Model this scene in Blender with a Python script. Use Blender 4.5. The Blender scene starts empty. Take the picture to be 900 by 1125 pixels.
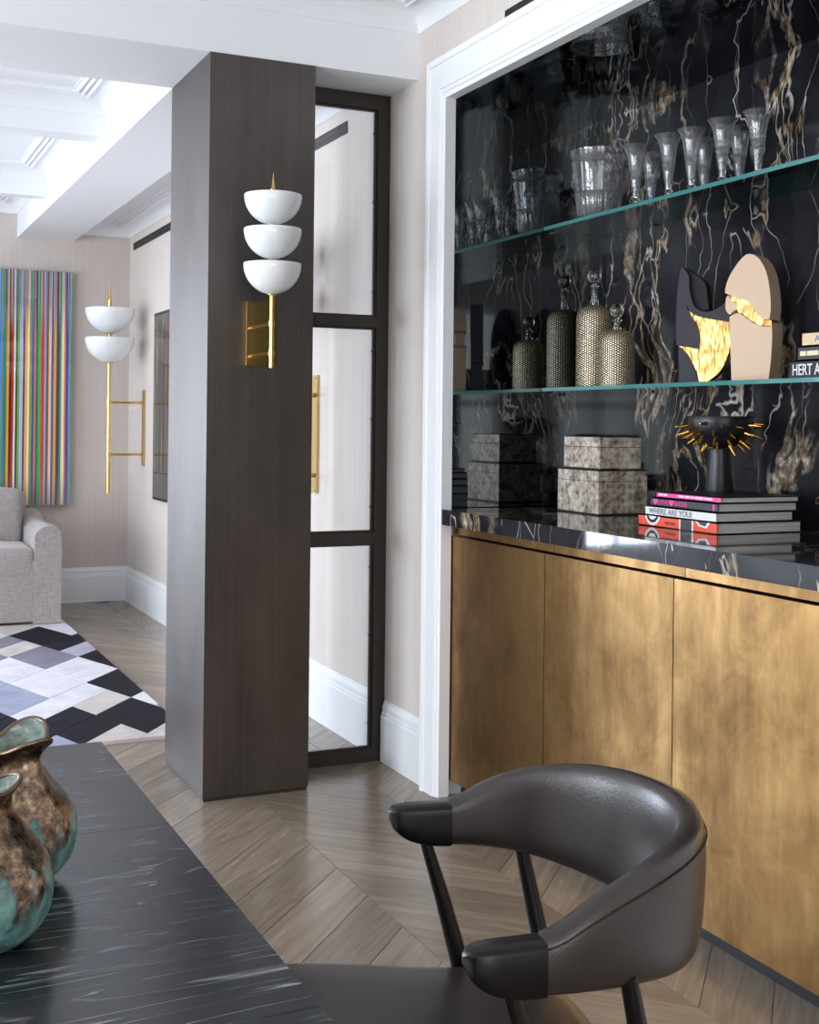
import bpy, bmesh, math, random
from mathutils import Vector, Matrix, noise
random.seed(7)
S = bpy.context.scene
C = S.collection
PI = math.pi

# ------------------------------------------------------------------ camera
H = 1.24
YAW, ROLL = math.radians(24.866), math.radians(0.621)
cam_d = bpy.data.cameras.new('camera')
cam = bpy.data.objects.new('camera', cam_d); C.objects.link(cam)
fw = Vector((math.sin(YAW), math.cos(YAW), 0)); rt = Vector((math.cos(YAW), -math.sin(YAW), 0)); up = Vector((0, 0, 1))
rt2 = rt * math.cos(ROLL) + up * math.sin(ROLL)
up2 = up * math.cos(ROLL) - rt * math.sin(ROLL)
M = Matrix((rt2, up2, -fw)).transposed().to_4x4(); M.translation = (0, 0, H)
cam.matrix_world = M
cam_d.sensor_fit = 'HORIZONTAL'; cam_d.sensor_width = 36
cam_d.lens = 1370.3 / 900 * 36
cam_d.shift_y = -(562.5 - 464.59) / 900
cam_d.clip_start = 0.05
S.camera = cam

# ------------------------------------------------------------------ world, lights, exposure
S.view_settings.view_transform = 'Standard'; S.view_settings.look = 'None'
S.view_settings.gamma = 1; S.view_settings.use_curve_mapping = False
S.view_settings.exposure = 0.37
w = bpy.data.worlds.new('sky'); S.world = w; w.use_nodes = True
bg = w.node_tree.nodes['Background']; bg.inputs[0].default_value = (0.75, 0.86, 1, 1); bg.inputs[1].default_value = 1.2
S.cycles.sample_clamp_indirect = 4.0
S.cycles.max_bounces = 14; S.cycles.transmission_bounces = 12; S.cycles.diffuse_bounces = 5; S.cycles.transparent_max_bounces = 16

def window_light(loc, target, sx, sy, power, col):
    d = bpy.data.lights.new('window_or_fill_light', 'AREA'); d.shape = 'RECTANGLE'; d.size = sx; d.size_y = sy
    d.energy = power; d.color = col
    o = bpy.data.objects.new('window_or_fill_light', d); C.objects.link(o); o.location = loc
    o.rotation_euler = (Vector(target) - Vector(loc)).to_track_quat('-Z', 'Z').to_euler()
    return o
XL = -3.3      # left wall
YB = -2.6      # back wall
YF = 8.61      # far wall
XR = 1.855     # right wall
COOL = (0.84, 0.92, 1.0); NEUT = (1.0, 0.965, 0.92)
WIN_L = [(0.1, 1.6), (2.1, 3.6), (5.0, 6.4), (6.9, 8.3)]      # y ranges
WIN_B = [(-2.6, -1.2), (-0.6, 0.8)]                            # x ranges in the back wall
FILL_WIN_F = [(-2.7, -1.3)]                                         # x range of unseen far-wall window, added to brighten the pillar
WZ = (0.2, 2.3)
for i, (a, b) in enumerate(WIN_L):
    window_light((XL - 0.12, (a + b) / 2, sum(WZ) / 2), (0, (a + b) / 2, sum(WZ) / 2), b - a, WZ[1] - WZ[0], (85, 155, 66, 56)[i], COOL)
for a, b in WIN_B:
    window_light(((a + b) / 2, YB - 0.12, sum(WZ) / 2), ((a + b) / 2, 0, sum(WZ) / 2), b - a, WZ[1] - WZ[0], 26, NEUT)
for a, b in FILL_WIN_F:
    window_light(((a + b) / 2, YF + 0.12, sum(WZ) / 2), ((a + b) / 2, 0, sum(WZ) / 2), b - a, WZ[1] - WZ[0], 190, (0.72, 0.84, 1.0))  # added fill light for the pillar's left face, behind an invented window

# ------------------------------------------------------------------ helpers
def link(o): C.objects.link(o); return o
def tag(o, label=None, cat=None, group=None, kind=None):
    if label: o['label'] = label
    if cat: o['category'] = cat
    if group: o['group'] = group
    if kind: o['kind'] = kind
    return o
def empty(name, loc=(0, 0, 0), rz=0, label=None, cat=None, group=None):
    o = link(bpy.data.objects.new(name, None)); o.location = loc; o.rotation_euler = (0, 0, rz)
    o.empty_display_size = 0.05
    return tag(o, label, cat, group)
def obj(name, bm, mat, parent=None, smooth=False, loc=None, bevel=0, autosm=None):
    if bevel:
        bmesh.ops.bevel(bm, geom=[e for e in bm.edges if e.is_manifold and e.calc_face_angle(0) > 0.5], offset=bevel, segments=2, profile=0.6, affect='EDGES', clamp_overlap=True)
    bmesh.ops.recalc_face_normals(bm, faces=bm.faces)
    me = bpy.data.meshes.new(name); bm.to_mesh(me); bm.free()
    for m in (mat if isinstance(mat, (list, tuple)) else [mat]): me.materials.append(m)
    if smooth:
        for p in me.polygons: p.use_smooth = True
        if autosm:
            me.set_sharp_from_angle(angle=math.radians(autosm))
    o = link(bpy.data.objects.new(name, me))
    if parent: o.parent = parent
    if loc: o.location = loc
    return o
def box(x0, x1, y0, y1, z0, z1, bm=None, mi=0):
    bm = bm or bmesh.new()
    v = [bm.verts.new((x, y, z)) for x in (x0, x1) for y in (y0, y1) for z in (z0, z1)]
    for f in ((0, 1, 3, 2), (4, 6, 7, 5), (0, 4, 5, 1), (2, 3, 7, 6), (0, 2, 6, 4), (1, 5, 7, 3)):
        bm.faces.new([v[i] for i in f]).material_index = mi
    return bm
def tube(pts, r, bm=None, seg=12, cap=True):
    bm = bm or bmesh.new()
    pts = [Vector(p) for p in pts]; rs = r if isinstance(r, (list, tuple)) else [r] * len(pts)
    rings = []
    prev = None
    for i, p in enumerate(pts):
        d = (pts[min(i + 1, len(pts) - 1)] - pts[max(i - 1, 0)]).normalized()
        if prev is None:
            u = d.orthogonal().normalized()
        else:
            u = (prev - d * prev.dot(d)).normalized()
        prev = u; v = d.cross(u)
        rings.append([bm.verts.new(p + (u * math.cos(a) + v * math.sin(a)) * rs[i]) for a in [2 * PI * k / seg for k in range(seg)]])
    for a, b in zip(rings, rings[1:]):
        for k in range(seg): bm.faces.new((a[k], a[(k + 1) % seg], b[(k + 1) % seg], b[k]))
    if cap: bm.faces.new(rings[0][::-1]); bm.faces.new(rings[-1])
    return bm
def lathe(prof, seg=32, bm=None, mod=None, c=(0, 0)):
    """prof: (r, z) list; mod(theta, r, z) -> (r, z)"""
    bm = bm or bmesh.new(); rings = []
    for r, z in prof:
        if r < 1e-6: rings.append([bm.verts.new((c[0], c[1], z))]); continue
        ring = []
        for k in range(seg):
            a = 2 * PI * k / seg; rr, zz = mod(a, r, z) if mod else (r, z)
            ring.append(bm.verts.new((c[0] + rr * math.cos(a), c[1] + rr * math.sin(a), zz)))
        rings.append(ring)
    for a, b in zip(rings, rings[1:]):
        for k in range(seg):
            k2 = (k + 1) % seg
            if len(a) == 1 and len(b) == 1: break
            if len(a) == 1: bm.faces.new((a[0], b[k2], b[k]))
            elif len(b) == 1: bm.faces.new((a[k], a[k2], b[0]))
            else: bm.faces.new((a[k], a[k2], b[k2], b[k]))
    return bm
def prism(pts, y0, y1, bm=None):
    """outline in (x, z), extruded along y"""
    bm = bm or bmesh.new()
    a = [bm.verts.new((x, y0, z)) for x, z in pts]; b = [bm.verts.new((x, y1, z)) for x, z in pts]
    n = len(pts)
    bm.faces.new(a); bm.faces.new(b[::-1])
    for i in range(n): bm.faces.new((a[i], b[i], b[(i + 1) % n], a[(i + 1) % n]))
    return bm
def smooth_poly(pts, n=4, sharp=()):
    """Catmull-Rom through a closed outline, keeping the listed corners sharp"""
    out = []; N = len(pts)
    for i in range(N):
        p0, p1, p2, p3 = [Vector(pts[(i + k) % N]) for k in (-1, 0, 1, 2)]
        if i in sharp: p0 = p1
        if (i + 1) % N in sharp: p3 = p2
        for k in range(n):
            t = k / n
            q = 0.5 * ((2 * p1) + (-p0 + p2) * t + (2 * p0 - 5 * p1 + 4 * p2 - p3) * t * t + (-p0 + 3 * p1 - 3 * p2 + p3) * t ** 3)
            out.append((q.x, q.y))
    return out

# ------------------------------------------------------------------ materials
class Mat:
    def __init__(s, name, **kw):
        s.m = bpy.data.materials.new(name); s.m.use_nodes = True; s.t = s.m.node_tree; s.n = s.t.nodes
        s.b = s.n['Principled BSDF']
        for k, v in kw.items(): s.set(k, v)
    MAP = dict(col='Base Color', rough='Roughness', metal='Metallic', spec='Specular IOR Level', trans='Transmission Weight', ior='IOR', coat='Coat Weight', sheen='Sheen Weight', em='Emission Color', ems='Emission Strength', normal='Normal', alpha='Alpha', coatr='Coat Roughness')
    def set(s, k, v):
        i = s.b.inputs[s.MAP[k]]
        if hasattr(v, 'is_output') or isinstance(v, bpy.types.NodeSocket): s.t.links.new(v, i)
        elif isinstance(v, tuple): i.default_value = (*v, 1) if len(v) == 3 else v
        else: i.default_value = v
        return s
    def node(s, typ, ins=None, **props):
        n = s.n.new(typ)
        for k, v in props.items(): setattr(n, k, v)
        for k, v in (ins or {}).items():
            if isinstance(v, bpy.types.NodeSocket): s.t.links.new(v, n.inputs[k])
            else: n.inputs[k].default_value = (*v, 1) if isinstance(v, tuple) and len(v) == 3 and n.inputs[k].type == 'RGBA' else v
        return n
    def coord(s, scale=(1, 1, 1), kind='Object', rot=(0, 0, 0), loc=None):
        tc = s.node('ShaderNodeTexCoord'); mp = s.node('ShaderNodeMapping', {0: tc.outputs[kind], 'Scale': scale, 'Rotation': rot})
        if loc: s.t.links.new(loc, mp.inputs['Location'])
        return mp.outputs[0]
    def noise(s, vec, scale=5, detail=4, rough=0.5, dist=0.0, out='Fac'):
        return s.node('ShaderNodeTexNoise', {'Vector': vec, 'Scale': scale, 'Detail': detail, 'Roughness': rough, 'Distortion': dist}).outputs[out]
    def ramp(s, fac, stops, interp='LINEAR'):
        r = s.node('ShaderNodeValToRGB', {0: fac}); cr = r.color_ramp; cr.interpolation = interp
        while len(cr.elements) < len(stops): cr.elements.new(0.5)
        for e, (p, c) in zip(cr.elements, stops):
            e.position = p; e.color = (*c, 1) if isinstance(c, tuple) else (c, c, c, 1)
        return r.outputs[0]
    def math(s, op, a, b=0.0, clamp=False):
        return s.node('ShaderNodeMath', {0: a, 1: b}, operation=op, use_clamp=clamp).outputs[0]
    def mix(s, fac, a, b, typ='MIX'):
        n = s.node('ShaderNodeMix', data_type='RGBA', blend_type=typ)
        for i, v in ((0, fac), (6, a), (7, b)):
            if isinstance(v, bpy.types.NodeSocket): s.t.links.new(v, n.inputs[i])
            else: n.inputs[i].default_value = (*v, 1) if isinstance(v, tuple) else v
        return n.outputs[2]
    def bump(s, h, strength=0.3, dist=0.01):
        s.set('normal', s.node('ShaderNodeBump', {'Height': h, 'Strength': strength, 'Distance': dist}).outputs[0]); return s
def srgb(r, g, b):
    f = lambda c: (c / 255 / 12.92) if c / 255 <= 0.04045 else ((c / 255 + 0.055) / 1.055) ** 2.4
    return (f(r), f(g), f(b))

def m_wall(c=srgb(216, 206, 199), name='textile_wallpaper'):
    m = Mat(name, rough=0.75, spec=0.25)
    v = m.coord((1, 1, 1))
    n1 = m.noise(m.coord((70, 70, 1.2)), 1, 3); n2 = m.noise(m.coord((2.5, 2.5, 60)), 1, 3); n3 = m.noise(v, 1.3, 3)
    f = m.math('ADD', m.math('MULTIPLY', n1, 0.5), m.math('MULTIPLY', n2, 0.12)); f = m.math('ADD', f, m.math('MULTIPLY', n3, 0.4))
    m.set('col', m.ramp(f, [(0.35, tuple(x * 0.93 for x in c)), (0.7, tuple(min(1, x * 1.07) for x in c))]))
    m.bump(m.math('ADD', n1, n2), 0.15, 0.002)
    return m.m
def m_paint(c=srgb(238, 239, 241), name='white_paint', rough=0.45):
    m = Mat(name, rough=rough, col=c, spec=0.4)
    m.bump(m.noise(m.coord(), 160, 2), 0.04, 0.001)
    return m.m
WALL = m_wall(); PAINT = m_paint(); CEIL = m_paint(srgb(236, 237, 240), 'ceiling_paint', 0.7)

def m_plank():
    m = Mat('fumed_oak_plank')
    oi = m.node('ShaderNodeObjectInfo'); rnd = oi.outputs['Random']
    off = m.node('ShaderNodeCombineXYZ', {0: m.math('MULTIPLY', rnd, 37.0), 1: m.math('MULTIPLY', rnd, 91.0), 2: 0.0}).outputs[0]
    tc = m.node('ShaderNodeTexCoord')
    at = m.node('ShaderNodeAttribute', attribute_name='grain')            # along / across the board
    add = m.node('ShaderNodeVectorMath', {0: at.outputs['Vector'], 1: off}, operation='ADD').outputs[0]
    mp = m.node('ShaderNodeMapping', {0: add, 'Scale': (1.0, 9, 1)}).outputs[0]
    g = m.noise(mp, 2.2, 5, 0.55, 2.2); mp2 = m.node('ShaderNodeMapping', {0: add, 'Scale': (4, 90, 1)}).outputs[0]
    g2 = m.noise(mp2, 2.0, 3, 0.5, 0.3)
    f = m.math('ADD', m.math('MULTIPLY', g, 0.7), m.math('MULTIPLY', g2, 0.3))
    c = m.ramp(f, [(0.3, srgb(120, 106, 92)), (0.5, srgb(138, 124, 109)), (0.7, srgb(158, 145, 130))])
    tone = m.ramp(rnd, [(0, 0.80), (0.5, 1.0), (1, 1.14)])
    m.set('col', m.mix(1.0, c, tone, 'MULTIPLY'))
    m.set('rough', m.math('ADD', m.math('MULTIPLY', f, 0.2), 0.14)); m.set('spec', 0.6)
    m.bump(f, 0.12, 0.002)
    return m.m
PLANK = m_plank()

def m_marble(name='black_gold_marble', vein=1.0, rough=0.07):
    m = Mat(name, rough=rough, spec=0.4)
    tc = m.node('ShaderNodeTexCoord').outputs['Object']
    warp = m.noise(tc, 1.6, 4, 0.55, 0, 'Color')
    wv = m.node('ShaderNodeVectorMath', {0: warp, 1: (0.5, 0.5, 0.5)}, operation='SUBTRACT').outputs[0]
    wv = m.node('ShaderNodeVectorMath', {0: wv, 'Scale': 0.42}, operation='SCALE').outputs[0]
    p = m.node('ShaderNodeVectorMath', {0: tc, 1: wv}, operation='ADD').outputs[0]
    st = m.node('ShaderNodeMapping', {0: p, 'Scale': (1, 1.0, 0.27)}).outputs[0]
    def ridge(vec, scale, width, det=3, dist=0.4):
        n = m.noise(vec, scale, det, 0.55, dist)
        a = m.math('ABSOLUTE', m.math('SUBTRACT', n, 0.5))
        return m.math('SUBTRACT', 1.0, m.math('DIVIDE', a, width, True), True)
    mask = m.ramp(m.noise(st, 1.7, 2), [(0.47, 0.0), (0.54, 1.0)])
    big = m.math('MULTIPLY', ridge(st, 3.2, 0.022 * vein, 6, 0.8), mask)
    mid = m.math('MULTIPLY', ridge(st, 5.5, 0.013, 4, 0.5), 0.9)
    m2 = m.ramp(m.noise(tc, 2.3, 2), [(0.42, 0.0), (0.5, 1.0)])
    mid = m.math('MULTIPLY', mid, m2)
    vo = m.node('ShaderNodeTexVoronoi', {'Vector': m.node('ShaderNodeMapping', {0: p, 'Scale': (1, 1.5, .6), 'Rotation': (0.5, 0, 0)}).outputs[0], 'Scale': 4.0}, feature='DISTANCE_TO_EDGE').outputs['Distance']
    thin = m.math('SUBTRACT', 1.0, m.math('DIVIDE', vo, 0.010, True), True)
    thin = m.math('MULTIPLY', thin, m.ramp(m.noise(tc, 3.1, 3), [(0.42, 0.0), (0.55, 0.6)]))
    speck = m.math('MULTIPLY', m.ramp(m.noise(tc, 38, 5, 0.7), [(0.5, 0.35), (0.62, 1.0)]), big)
    base = m.ramp(m.noise(tc, 2.5, 5, 0.6), [(0.35, srgb(22, 23, 27)), (0.6, srgb(42, 43, 48)), (0.8, srgb(66, 66, 70))])
    gold = m.ramp(m.noise(tc, 22, 4, 0.65), [(0.33, srgb(140, 88, 44)), (0.43, srgb(206, 166, 116)), (0.55, srgb(236, 226, 206)), (0.72, srgb(176, 122, 70))])
    white = m.ramp(m.noise(tc, 9, 3), [(0.35, srgb(176, 142, 100)), (0.6, srgb(222, 216, 204))])
    c = m.mix(thin, base, white); c = m.mix(mid, c, white); c = m.mix(speck, c, gold)
    m.set('col', c)
    return m.m
MARBLE = m_marble()
MARBLE_TOP = m_marble('black_white_marble', 2.0, 0.05)

def m_brass_door():
    m = Mat('patinated_brass', metal=1.0)
    v = m.coord(); oi = m.node('ShaderNodeObjectInfo').outputs['Random']
    off = m.node('ShaderNodeCombineXYZ', {0: m.math('MULTIPLY', oi, 9.0), 1: m.math('MULTIPLY', oi, 5.0), 2: oi}).outputs[0]
    v = m.node('ShaderNodeVectorMath', {0: v, 1: off}, operation='ADD').outputs[0]
    n = m.noise(v, 5, 7, 0.68, 0.5); n2 = m.noise(m.node('ShaderNodeMapping', {0: v, 'Scale': (1, 8, 1.2), 'Rotation': (0.5, 0, 0)}).outputs[0], 2.2, 5, 0.6)
    f = m.math('ADD', m.math('MULTIPLY', n, 0.62), m.math('MULTIPLY', n2, 0.38))
    m.set('col', m.ramp(f, [(0.33, srgb(108, 82, 52)), (0.47, srgb(144, 111, 70)), (0.58, srgb(172, 136, 88)), (0.7, srgb(194, 160, 108))]))
    m.set('rough', m.ramp(f, [(0.35, 0.42), (0.7, 0.27)]))
    m.bump(n, 0.05, 0.004)
    return m.m
DOORM = m_brass_door()
def m_bronze():
    m = Mat('dark_bronze_cladding', metal=1.0)
    n = m.noise(m.coord((1, 1, 0.5)), 3, 6, 0.6, 0.4); n2 = m.noise(m.coord((60, 60, 1.2)), 1, 3)
    f = m.math('ADD', m.math('MULTIPLY', n, 0.7), m.math('MULTIPLY', n2, 0.3))
    m.set('col', m.ramp(f, [(0.35, srgb(84, 79, 76)), (0.65, srgb(106, 100, 96))]))
    m.set('rough', m.ramp(f, [(0.3, 0.45), (0.7, 0.53)]))
    return m.m
BRONZE = m_bronze()
FRAME = Mat('dark_steel_frame', col=srgb(62, 57, 53), metal=0.5, rough=0.42).m
BRASS = Mat('polished_brass', col=srgb(224, 186, 112), metal=1, rough=0.17).m
BRASS_DULL = Mat('brushed_brass', col=srgb(206, 178, 118), metal=1, rough=0.3).m
OPAL = Mat('opal_glass', col=srgb(238, 240, 242), rough=0.08, spec=0.6, coat=0.4).m
BLACK = Mat('matte_black', col=srgb(16, 16, 18), rough=0.5).m
STEEL = Mat('chrome_fitting', col=srgb(190, 192, 195), metal=1, rough=0.2).m

def thin_glass(name, tint, refl=0.12):
    m = Mat(name); n = m.n; t = m.t; n.remove(m.b)
    out = n['Material Output']
    tr = m.node('ShaderNodeBsdfTransparent', {0: tint}); gl = m.node('ShaderNodeBsdfGlossy', {'Roughness': 0.0, 'Color': (1, 1, 1)})
    fr = m.node('ShaderNodeFresnel', {'IOR': 1.45})
    mx = m.node('ShaderNodeMixShader', {0: fr.outputs[0], 1: tr.outputs[0], 2: gl.outputs[0]}); t.links.new(mx.outputs[0], out.inputs[0])
    return m.m
PANE = thin_glass('clear_pane_glass', (0.985, 0.99, 0.99))
SHELFG = thin_glass('shelf_glass', (0.80, 0.90, 0.89))
EDGEG = Mat('green_glass_edge', col=srgb(96, 176, 174), rough=0.08, trans=0.45, ior=1.5, spec=0.7).m
CRYSTAL = Mat('cut_crystal', col=(0.96, 0.97, 1), rough=0.03, trans=0.955, ior=1.5, coat=0.5).m
CLEAR = Mat('clear_bottle_glass', col=(0.96, 0.98, 0.98), rough=0.01, trans=1.0, ior=1.5).m
MIRROR = Mat('smoked_mirror', col=srgb(124, 130, 132), metal=1, rough=0.012).m
MIRROR_TOP = Mat('dark_smoked_mirror', col=srgb(118, 122, 126), metal=1, rough=0.012).m

def m_leather():
    m = Mat('dark_brown_leather', spec=0.75)
    v = m.coord(); vo = m.node('ShaderNodeTexVoronoi', {'Vector': v, 'Scale': 420.0}).outputs['Distance']
    n = m.noise(v, 6, 3)
    m.set('col', m.ramp(n, [(0.3, srgb(38, 31, 30)), (0.7, srgb(52, 42, 39))])); m.set('rough', 0.33)
    m.bump(m.math('ADD', vo, m.noise(v, 180, 3)), 0.22, 0.0009)
    return m.m
LEATHER = m_leather()
BLACKWOOD = Mat('black_lacquered_wood', col=srgb(14, 12, 12), rough=0.3, spec=0.35).m
def m_tabletop():
    m = Mat('black_cerused_oak', spec=0.5)
    oi = m.node('ShaderNodeObjectInfo').outputs['Random']
    off = m.node('ShaderNodeCombineXYZ', {0: m.math('MULTIPLY', oi, 11.0), 1: m.math('MULTIPLY', oi, 3.0), 2: 0.0}).outputs[0]
    tc = m.node('ShaderNodeTexCoord').outputs['Object']
    v0 = m.node('ShaderNodeVectorMath', {0: tc, 1: off}, operation='ADD').outputs[0]
    vg = m.node('ShaderNodeMapping', {0: v0, 'Scale': (1.1, 8.0, 1), 'Rotation': (0, 0, 0.12)}).outputs[0]
    g = m.noise(vg, 1.7, 3, 0.5, 0.8)
    wv = m.node('ShaderNodeMath', {0: m.math('MULTIPLY', g, 60.0)}, operation='SINE').outputs[0]
    lines = m.ramp(wv, [(0.80, 0.0), (1.0, 1.0)])
    streak = m.ramp(m.noise(m.node('ShaderNodeMapping', {0: v0, 'Scale': (9, 120, 1), 'Rotation': (0, 0, 0.12)}).outputs[0], 1.5, 3, 0.6), [(0.5, 0.0), (0.66, 1.0)])
    patch = m.ramp(m.noise(v0, 4.0, 3), [(0.38, 0.12), (0.62, 1.0)])
    f = m.math('MULTIPLY', m.math('MAXIMUM', m.math('MULTIPLY', lines, m.math('ADD', m.math('MULTIPLY', streak, 0.8), 0.2)), m.math('MULTIPLY', m.ramp(streak, [(0.6, 0.0), (1.0, 0.45)]), lines)), patch)
    m.set('col', m.mix(f, m.ramp(m.noise(vg, 6, 4), [(0.3, srgb(24, 25, 28)), (0.7, srgb(40, 41, 45))]), srgb(150, 152, 158)))
    m.set('rough', 0.22)
    m.bump(m.math('ADD', f, m.math('MULTIPLY', streak, 0.3)), 0.12, 0.001)
    return m.m
TABLE = m_tabletop()

# ------------------------------------------------------------------ floor: chevron oak planks
def sweep_rect(prof, x0, x1, y0, y1, bm=None):
    """profile (inset, z) carried round the inside of a rectangle with mitred corners"""
    bm = bm or bmesh.new(); L = []
    for d, z in prof: L.append([bm.verts.new(p) for p in ((x0 + d, y0 + d, z), (x1 - d, y0 + d, z), (x1 - d, y1 - d, z), (x0 + d, y1 - d, z))])
    for a, b in zip(L, L[1:]):
        for k in range(4): bm.faces.new((a[k], a[(k + 1) % 4], b[(k + 1) % 4], b[k]))
    return bm
floor = obj('floor', box(XL, XR + 0.1, YB, YF + 0.1, -0.06, -0.008), BLACK); tag(floor, kind='structure')
CW, PW, SL = 0.40, 0.219, 1.06       # column width, pitch along y, slope
g_ = 0.0008
def plank_mesh(sgn):
    bm = bmesh.new(); hw = CW / 2 - g_; hh = PW / 2 - g_ * 1.4
    lay = bm.verts.layers.float_vector.new('grain')
    def ring(ins, z):
        o = []
        for sx, sy in ((-1, -1), (1, -1), (1, 1), (-1, 1)):
            x = sx * (hw - ins); y = sy * (hh - ins * 1.4) + sgn * SL * x
            v = bm.verts.new((x, y, z)); o.append(v)
            al = (x + sgn * y) / 1.414; ac = (y - sgn * x) / 1.414 * sgn
            v[lay] = (al, ac, 0)
        return o
    r = [ring(0, -0.012), ring(0, -0.0005), ring(0.0007, 0.0)]
    for a, b in zip(r, r[1:]):
        for k in range(4): bm.faces.new((a[k], a[(k + 1) % 4], b[(k + 1) % 4], b[k]))
    bm.faces.new(r[-1])
    me = bpy.data.meshes.new('plank'); bm.to_mesh(me); bm.free(); me.materials.append(PLANK); return me
PM = {1: plank_mesh(1), -1: plank_mesh(-1)}
rest = []
k0 = -11
for k in range(k0, 3):
    xc = 1.09 + CW * k
    sgn = 1 if k % 2 == 0 else -1
    n = int((YF - YB) / PW) + 4
    for j in range(-2, n):
        yc = (3.229 - 0.0) + PW * (j - 26) - SL * CW / 2 - PW / 2
        if yc < YB - 0.2 or yc > YF + 0.1 or xc - CW / 2 > XR + 0.05 or xc - CW / 2 < XL - 0.3: continue
        vis = 0.45 < xc < 2.1 and 1.0 < yc < 8.7
        if yc > 5.3 and xc < 0.65: vis = False
        if xc + CW / 2 > XR + 0.02:      # last column: clip under the wall / cabinets
            pass
        if vis:
            o = link(bpy.data.objects.new('plank', PM[sgn])); o.location = (xc, yc, 0); o.parent = floor
        else: rest.append((sgn, xc, yc))
bm = bmesh.new(); lay = bm.verts.layers.float_vector.new('grain')
for sgn, xc, yc in rest:
    me = PM[sgn]; off = random.random() * 50
    vs = []
    for v, a in zip(me.vertices, me.attributes['grain'].data):
        nv = bm.verts.new((v.co.x + xc, v.co.y + yc, v.co.z)); nv[lay] = (a.vector[0] + off, a.vector[1] + off, 0); vs.append(nv)
    for p in me.polygons: bm.faces.new([vs[i] for i in p.vertices])
tag(obj('plank_field', bm, PLANK, floor), kind='stuff')

# ------------------------------------------------------------------ walls
ZT = 2.85
NY0, NY1 = 1.27, 3.745      # niche
NZ = 2.333; NX = 2.504
bm = box(XR, XR + 0.12, NY1 + 0.005, YF + 0.12, 0, ZT)
box(XR, XR + 0.12, NY0, NY1 + 0.005, NZ + 0.03, ZT, bm); box(XR, XR + 0.12, YB, NY0, 0, ZT, bm)
tag(obj('wall_right', bm, WALL), kind='structure')
FARW = m_wall(srgb(206, 195, 188), 'textile_wallpaper_far')
def wall_with_windows(name, wins, axis, mat=None):
    bm = bmesh.new()
    if axis == 'x':
        lo, hi = YB, YF + 0.12
        f = lambda a, b, z0, z1: box(XL - 0.1, XL, a, b, z0, z1, bm)
    elif axis == 'f':
        lo, hi = XL - 0.1, XR
        f = lambda a, b, z0, z1: box(a, b, YF, YF + 0.1, z0, z1, bm)
    else:
        lo, hi = XL - 0.1, XR + 0.12
        f = lambda a, b, z0, z1: box(a, b, YB - 0.1, YB, z0, z1, bm)
    c = lo
    for a, b in wins:
        f(c, a, 0, ZT); f(a, b, 0, WZ[0]); f(a, b, WZ[1], ZT); c = b
    f(c, hi, 0, ZT)
    tag(obj(name, bm, mat or WALL), kind='structure')
wall_with_windows('wall_left', WIN_L, 'x'); wall_with_windows('wall_back', WIN_B, 'y'); wall_with_windows('wall_far', FILL_WIN_F, 'f', FARW)
for i, (ax, a, b) in enumerate([('x', *q) for q in WIN_L] + [('y', *q) for q in WIN_B] + [('f', *q) for q in FILL_WIN_F]):
    bm = bmesh.new()
    def bar(u0, u1, z0, z1):
        if ax == 'x': box(XL - 0.08, XL - 0.03, u0, u1, z0, z1, bm)
        elif ax == 'f': box(u0, u1, YF + 0.03, YF + 0.08, z0, z1, bm)
        else: box(u0, u1, YB - 0.08, YB - 0.03, z0, z1, bm)
    t = 0.05
    bar(a, a + t, WZ[0], WZ[1]); bar(b - t, b, WZ[0], WZ[1]); bar(a, b, WZ[0], WZ[0] + t); bar(a, b, WZ[1] - t, WZ[1])
    for q in (1, 2): bar(a + (b - a) * q / 3 - 0.02, a + (b - a) * q / 3 + 0.02, WZ[0], WZ[1])
    bar(a, b, 1.4, 1.45)
    tag(obj('window_%d' % (i + 1), bm, PAINT), kind='structure')  # the far-wall one is unseen and added for its light

# ------------------------------------------------------------------ ceilings, beams, crown mouldings
HY0, HY1 = 3.955, 4.456
BX0, BX1, ZB = 1.105, 1.469, 2.44
tag(obj('ceiling', box(XL, XR, YB, YF, 2.83, 2.9), CEIL), kind='structure')
def cove(zw, r, rise):
    p = [(0.0, zw), (0.005, zw), (0.007, zw + 0.006)]
    for i in range(1, 9):
        a = i / 8 * PI / 2; p.append((0.007 + (r - 0.007) * (1 - math.cos(a)), zw + 0.006 + (rise - 0.006) * math.sin(a)))
    d, z = p[-1]
    for k in range(3):
        p += [(d + 0.004, z - 0.010), (d + 0.010, z - 0.012), (d + 0.016, z - 0.008), (d + 0.018, z + 0.003), (d + 0.026, z + 0.003)]
        d += 0.026; z += 0.003
    p.append((d + 0.004, z + 0.004)); return p, d + 0.004, z + 0.004
def coffer(n, x0, x1, y0, y1, zw=2.60, r=0.088, rise=0.062):
    p, d, z = cove(zw, r, rise)
    bm = sweep_rect(p, x0, x1, y0, y1)
    o = obj('trim_%d' % n, bm, CEIL, smooth=True, autosm=35); tag(o, kind='structure')
    bm = box(x0 + d - 0.002, x1 - d + 0.002, y0 + d - 0.002, y1 - d + 0.002, z, z + 0.02)
    tag(obj('ceiling_panel', bm, CEIL), kind='structure')
CB = [(5.672, 5.823), (7.358, 7.462)]
tag(obj('ceiling_beam', box(XL, XR, HY0, HY1, ZB, 2.83), CEIL), kind='structure')
tag(obj('ceiling_beam', box(BX0, BX1, HY1, YF, ZB, 2.83), CEIL), kind='structure')
for a, b in CB:
    bm = box(XL, BX0, a, b, 2.512, 2.83)
    tag(obj('ceiling_beam', bm, CEIL), kind='structure')
coffer(1, XL, XR, YB, HY0)
ys = [HY1, CB[0][0], CB[0][1], CB[1][0], CB[1][1], YF]
coffer(2, XL, BX0, ys[0], ys[1]); coffer(3, XL, BX0, ys[2], ys[3]); coffer(4, XL, BX0, ys[4], ys[5])
coffer(5, BX1, XR, HY1, YF, 2.493, 0.08, 0.06)

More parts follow.
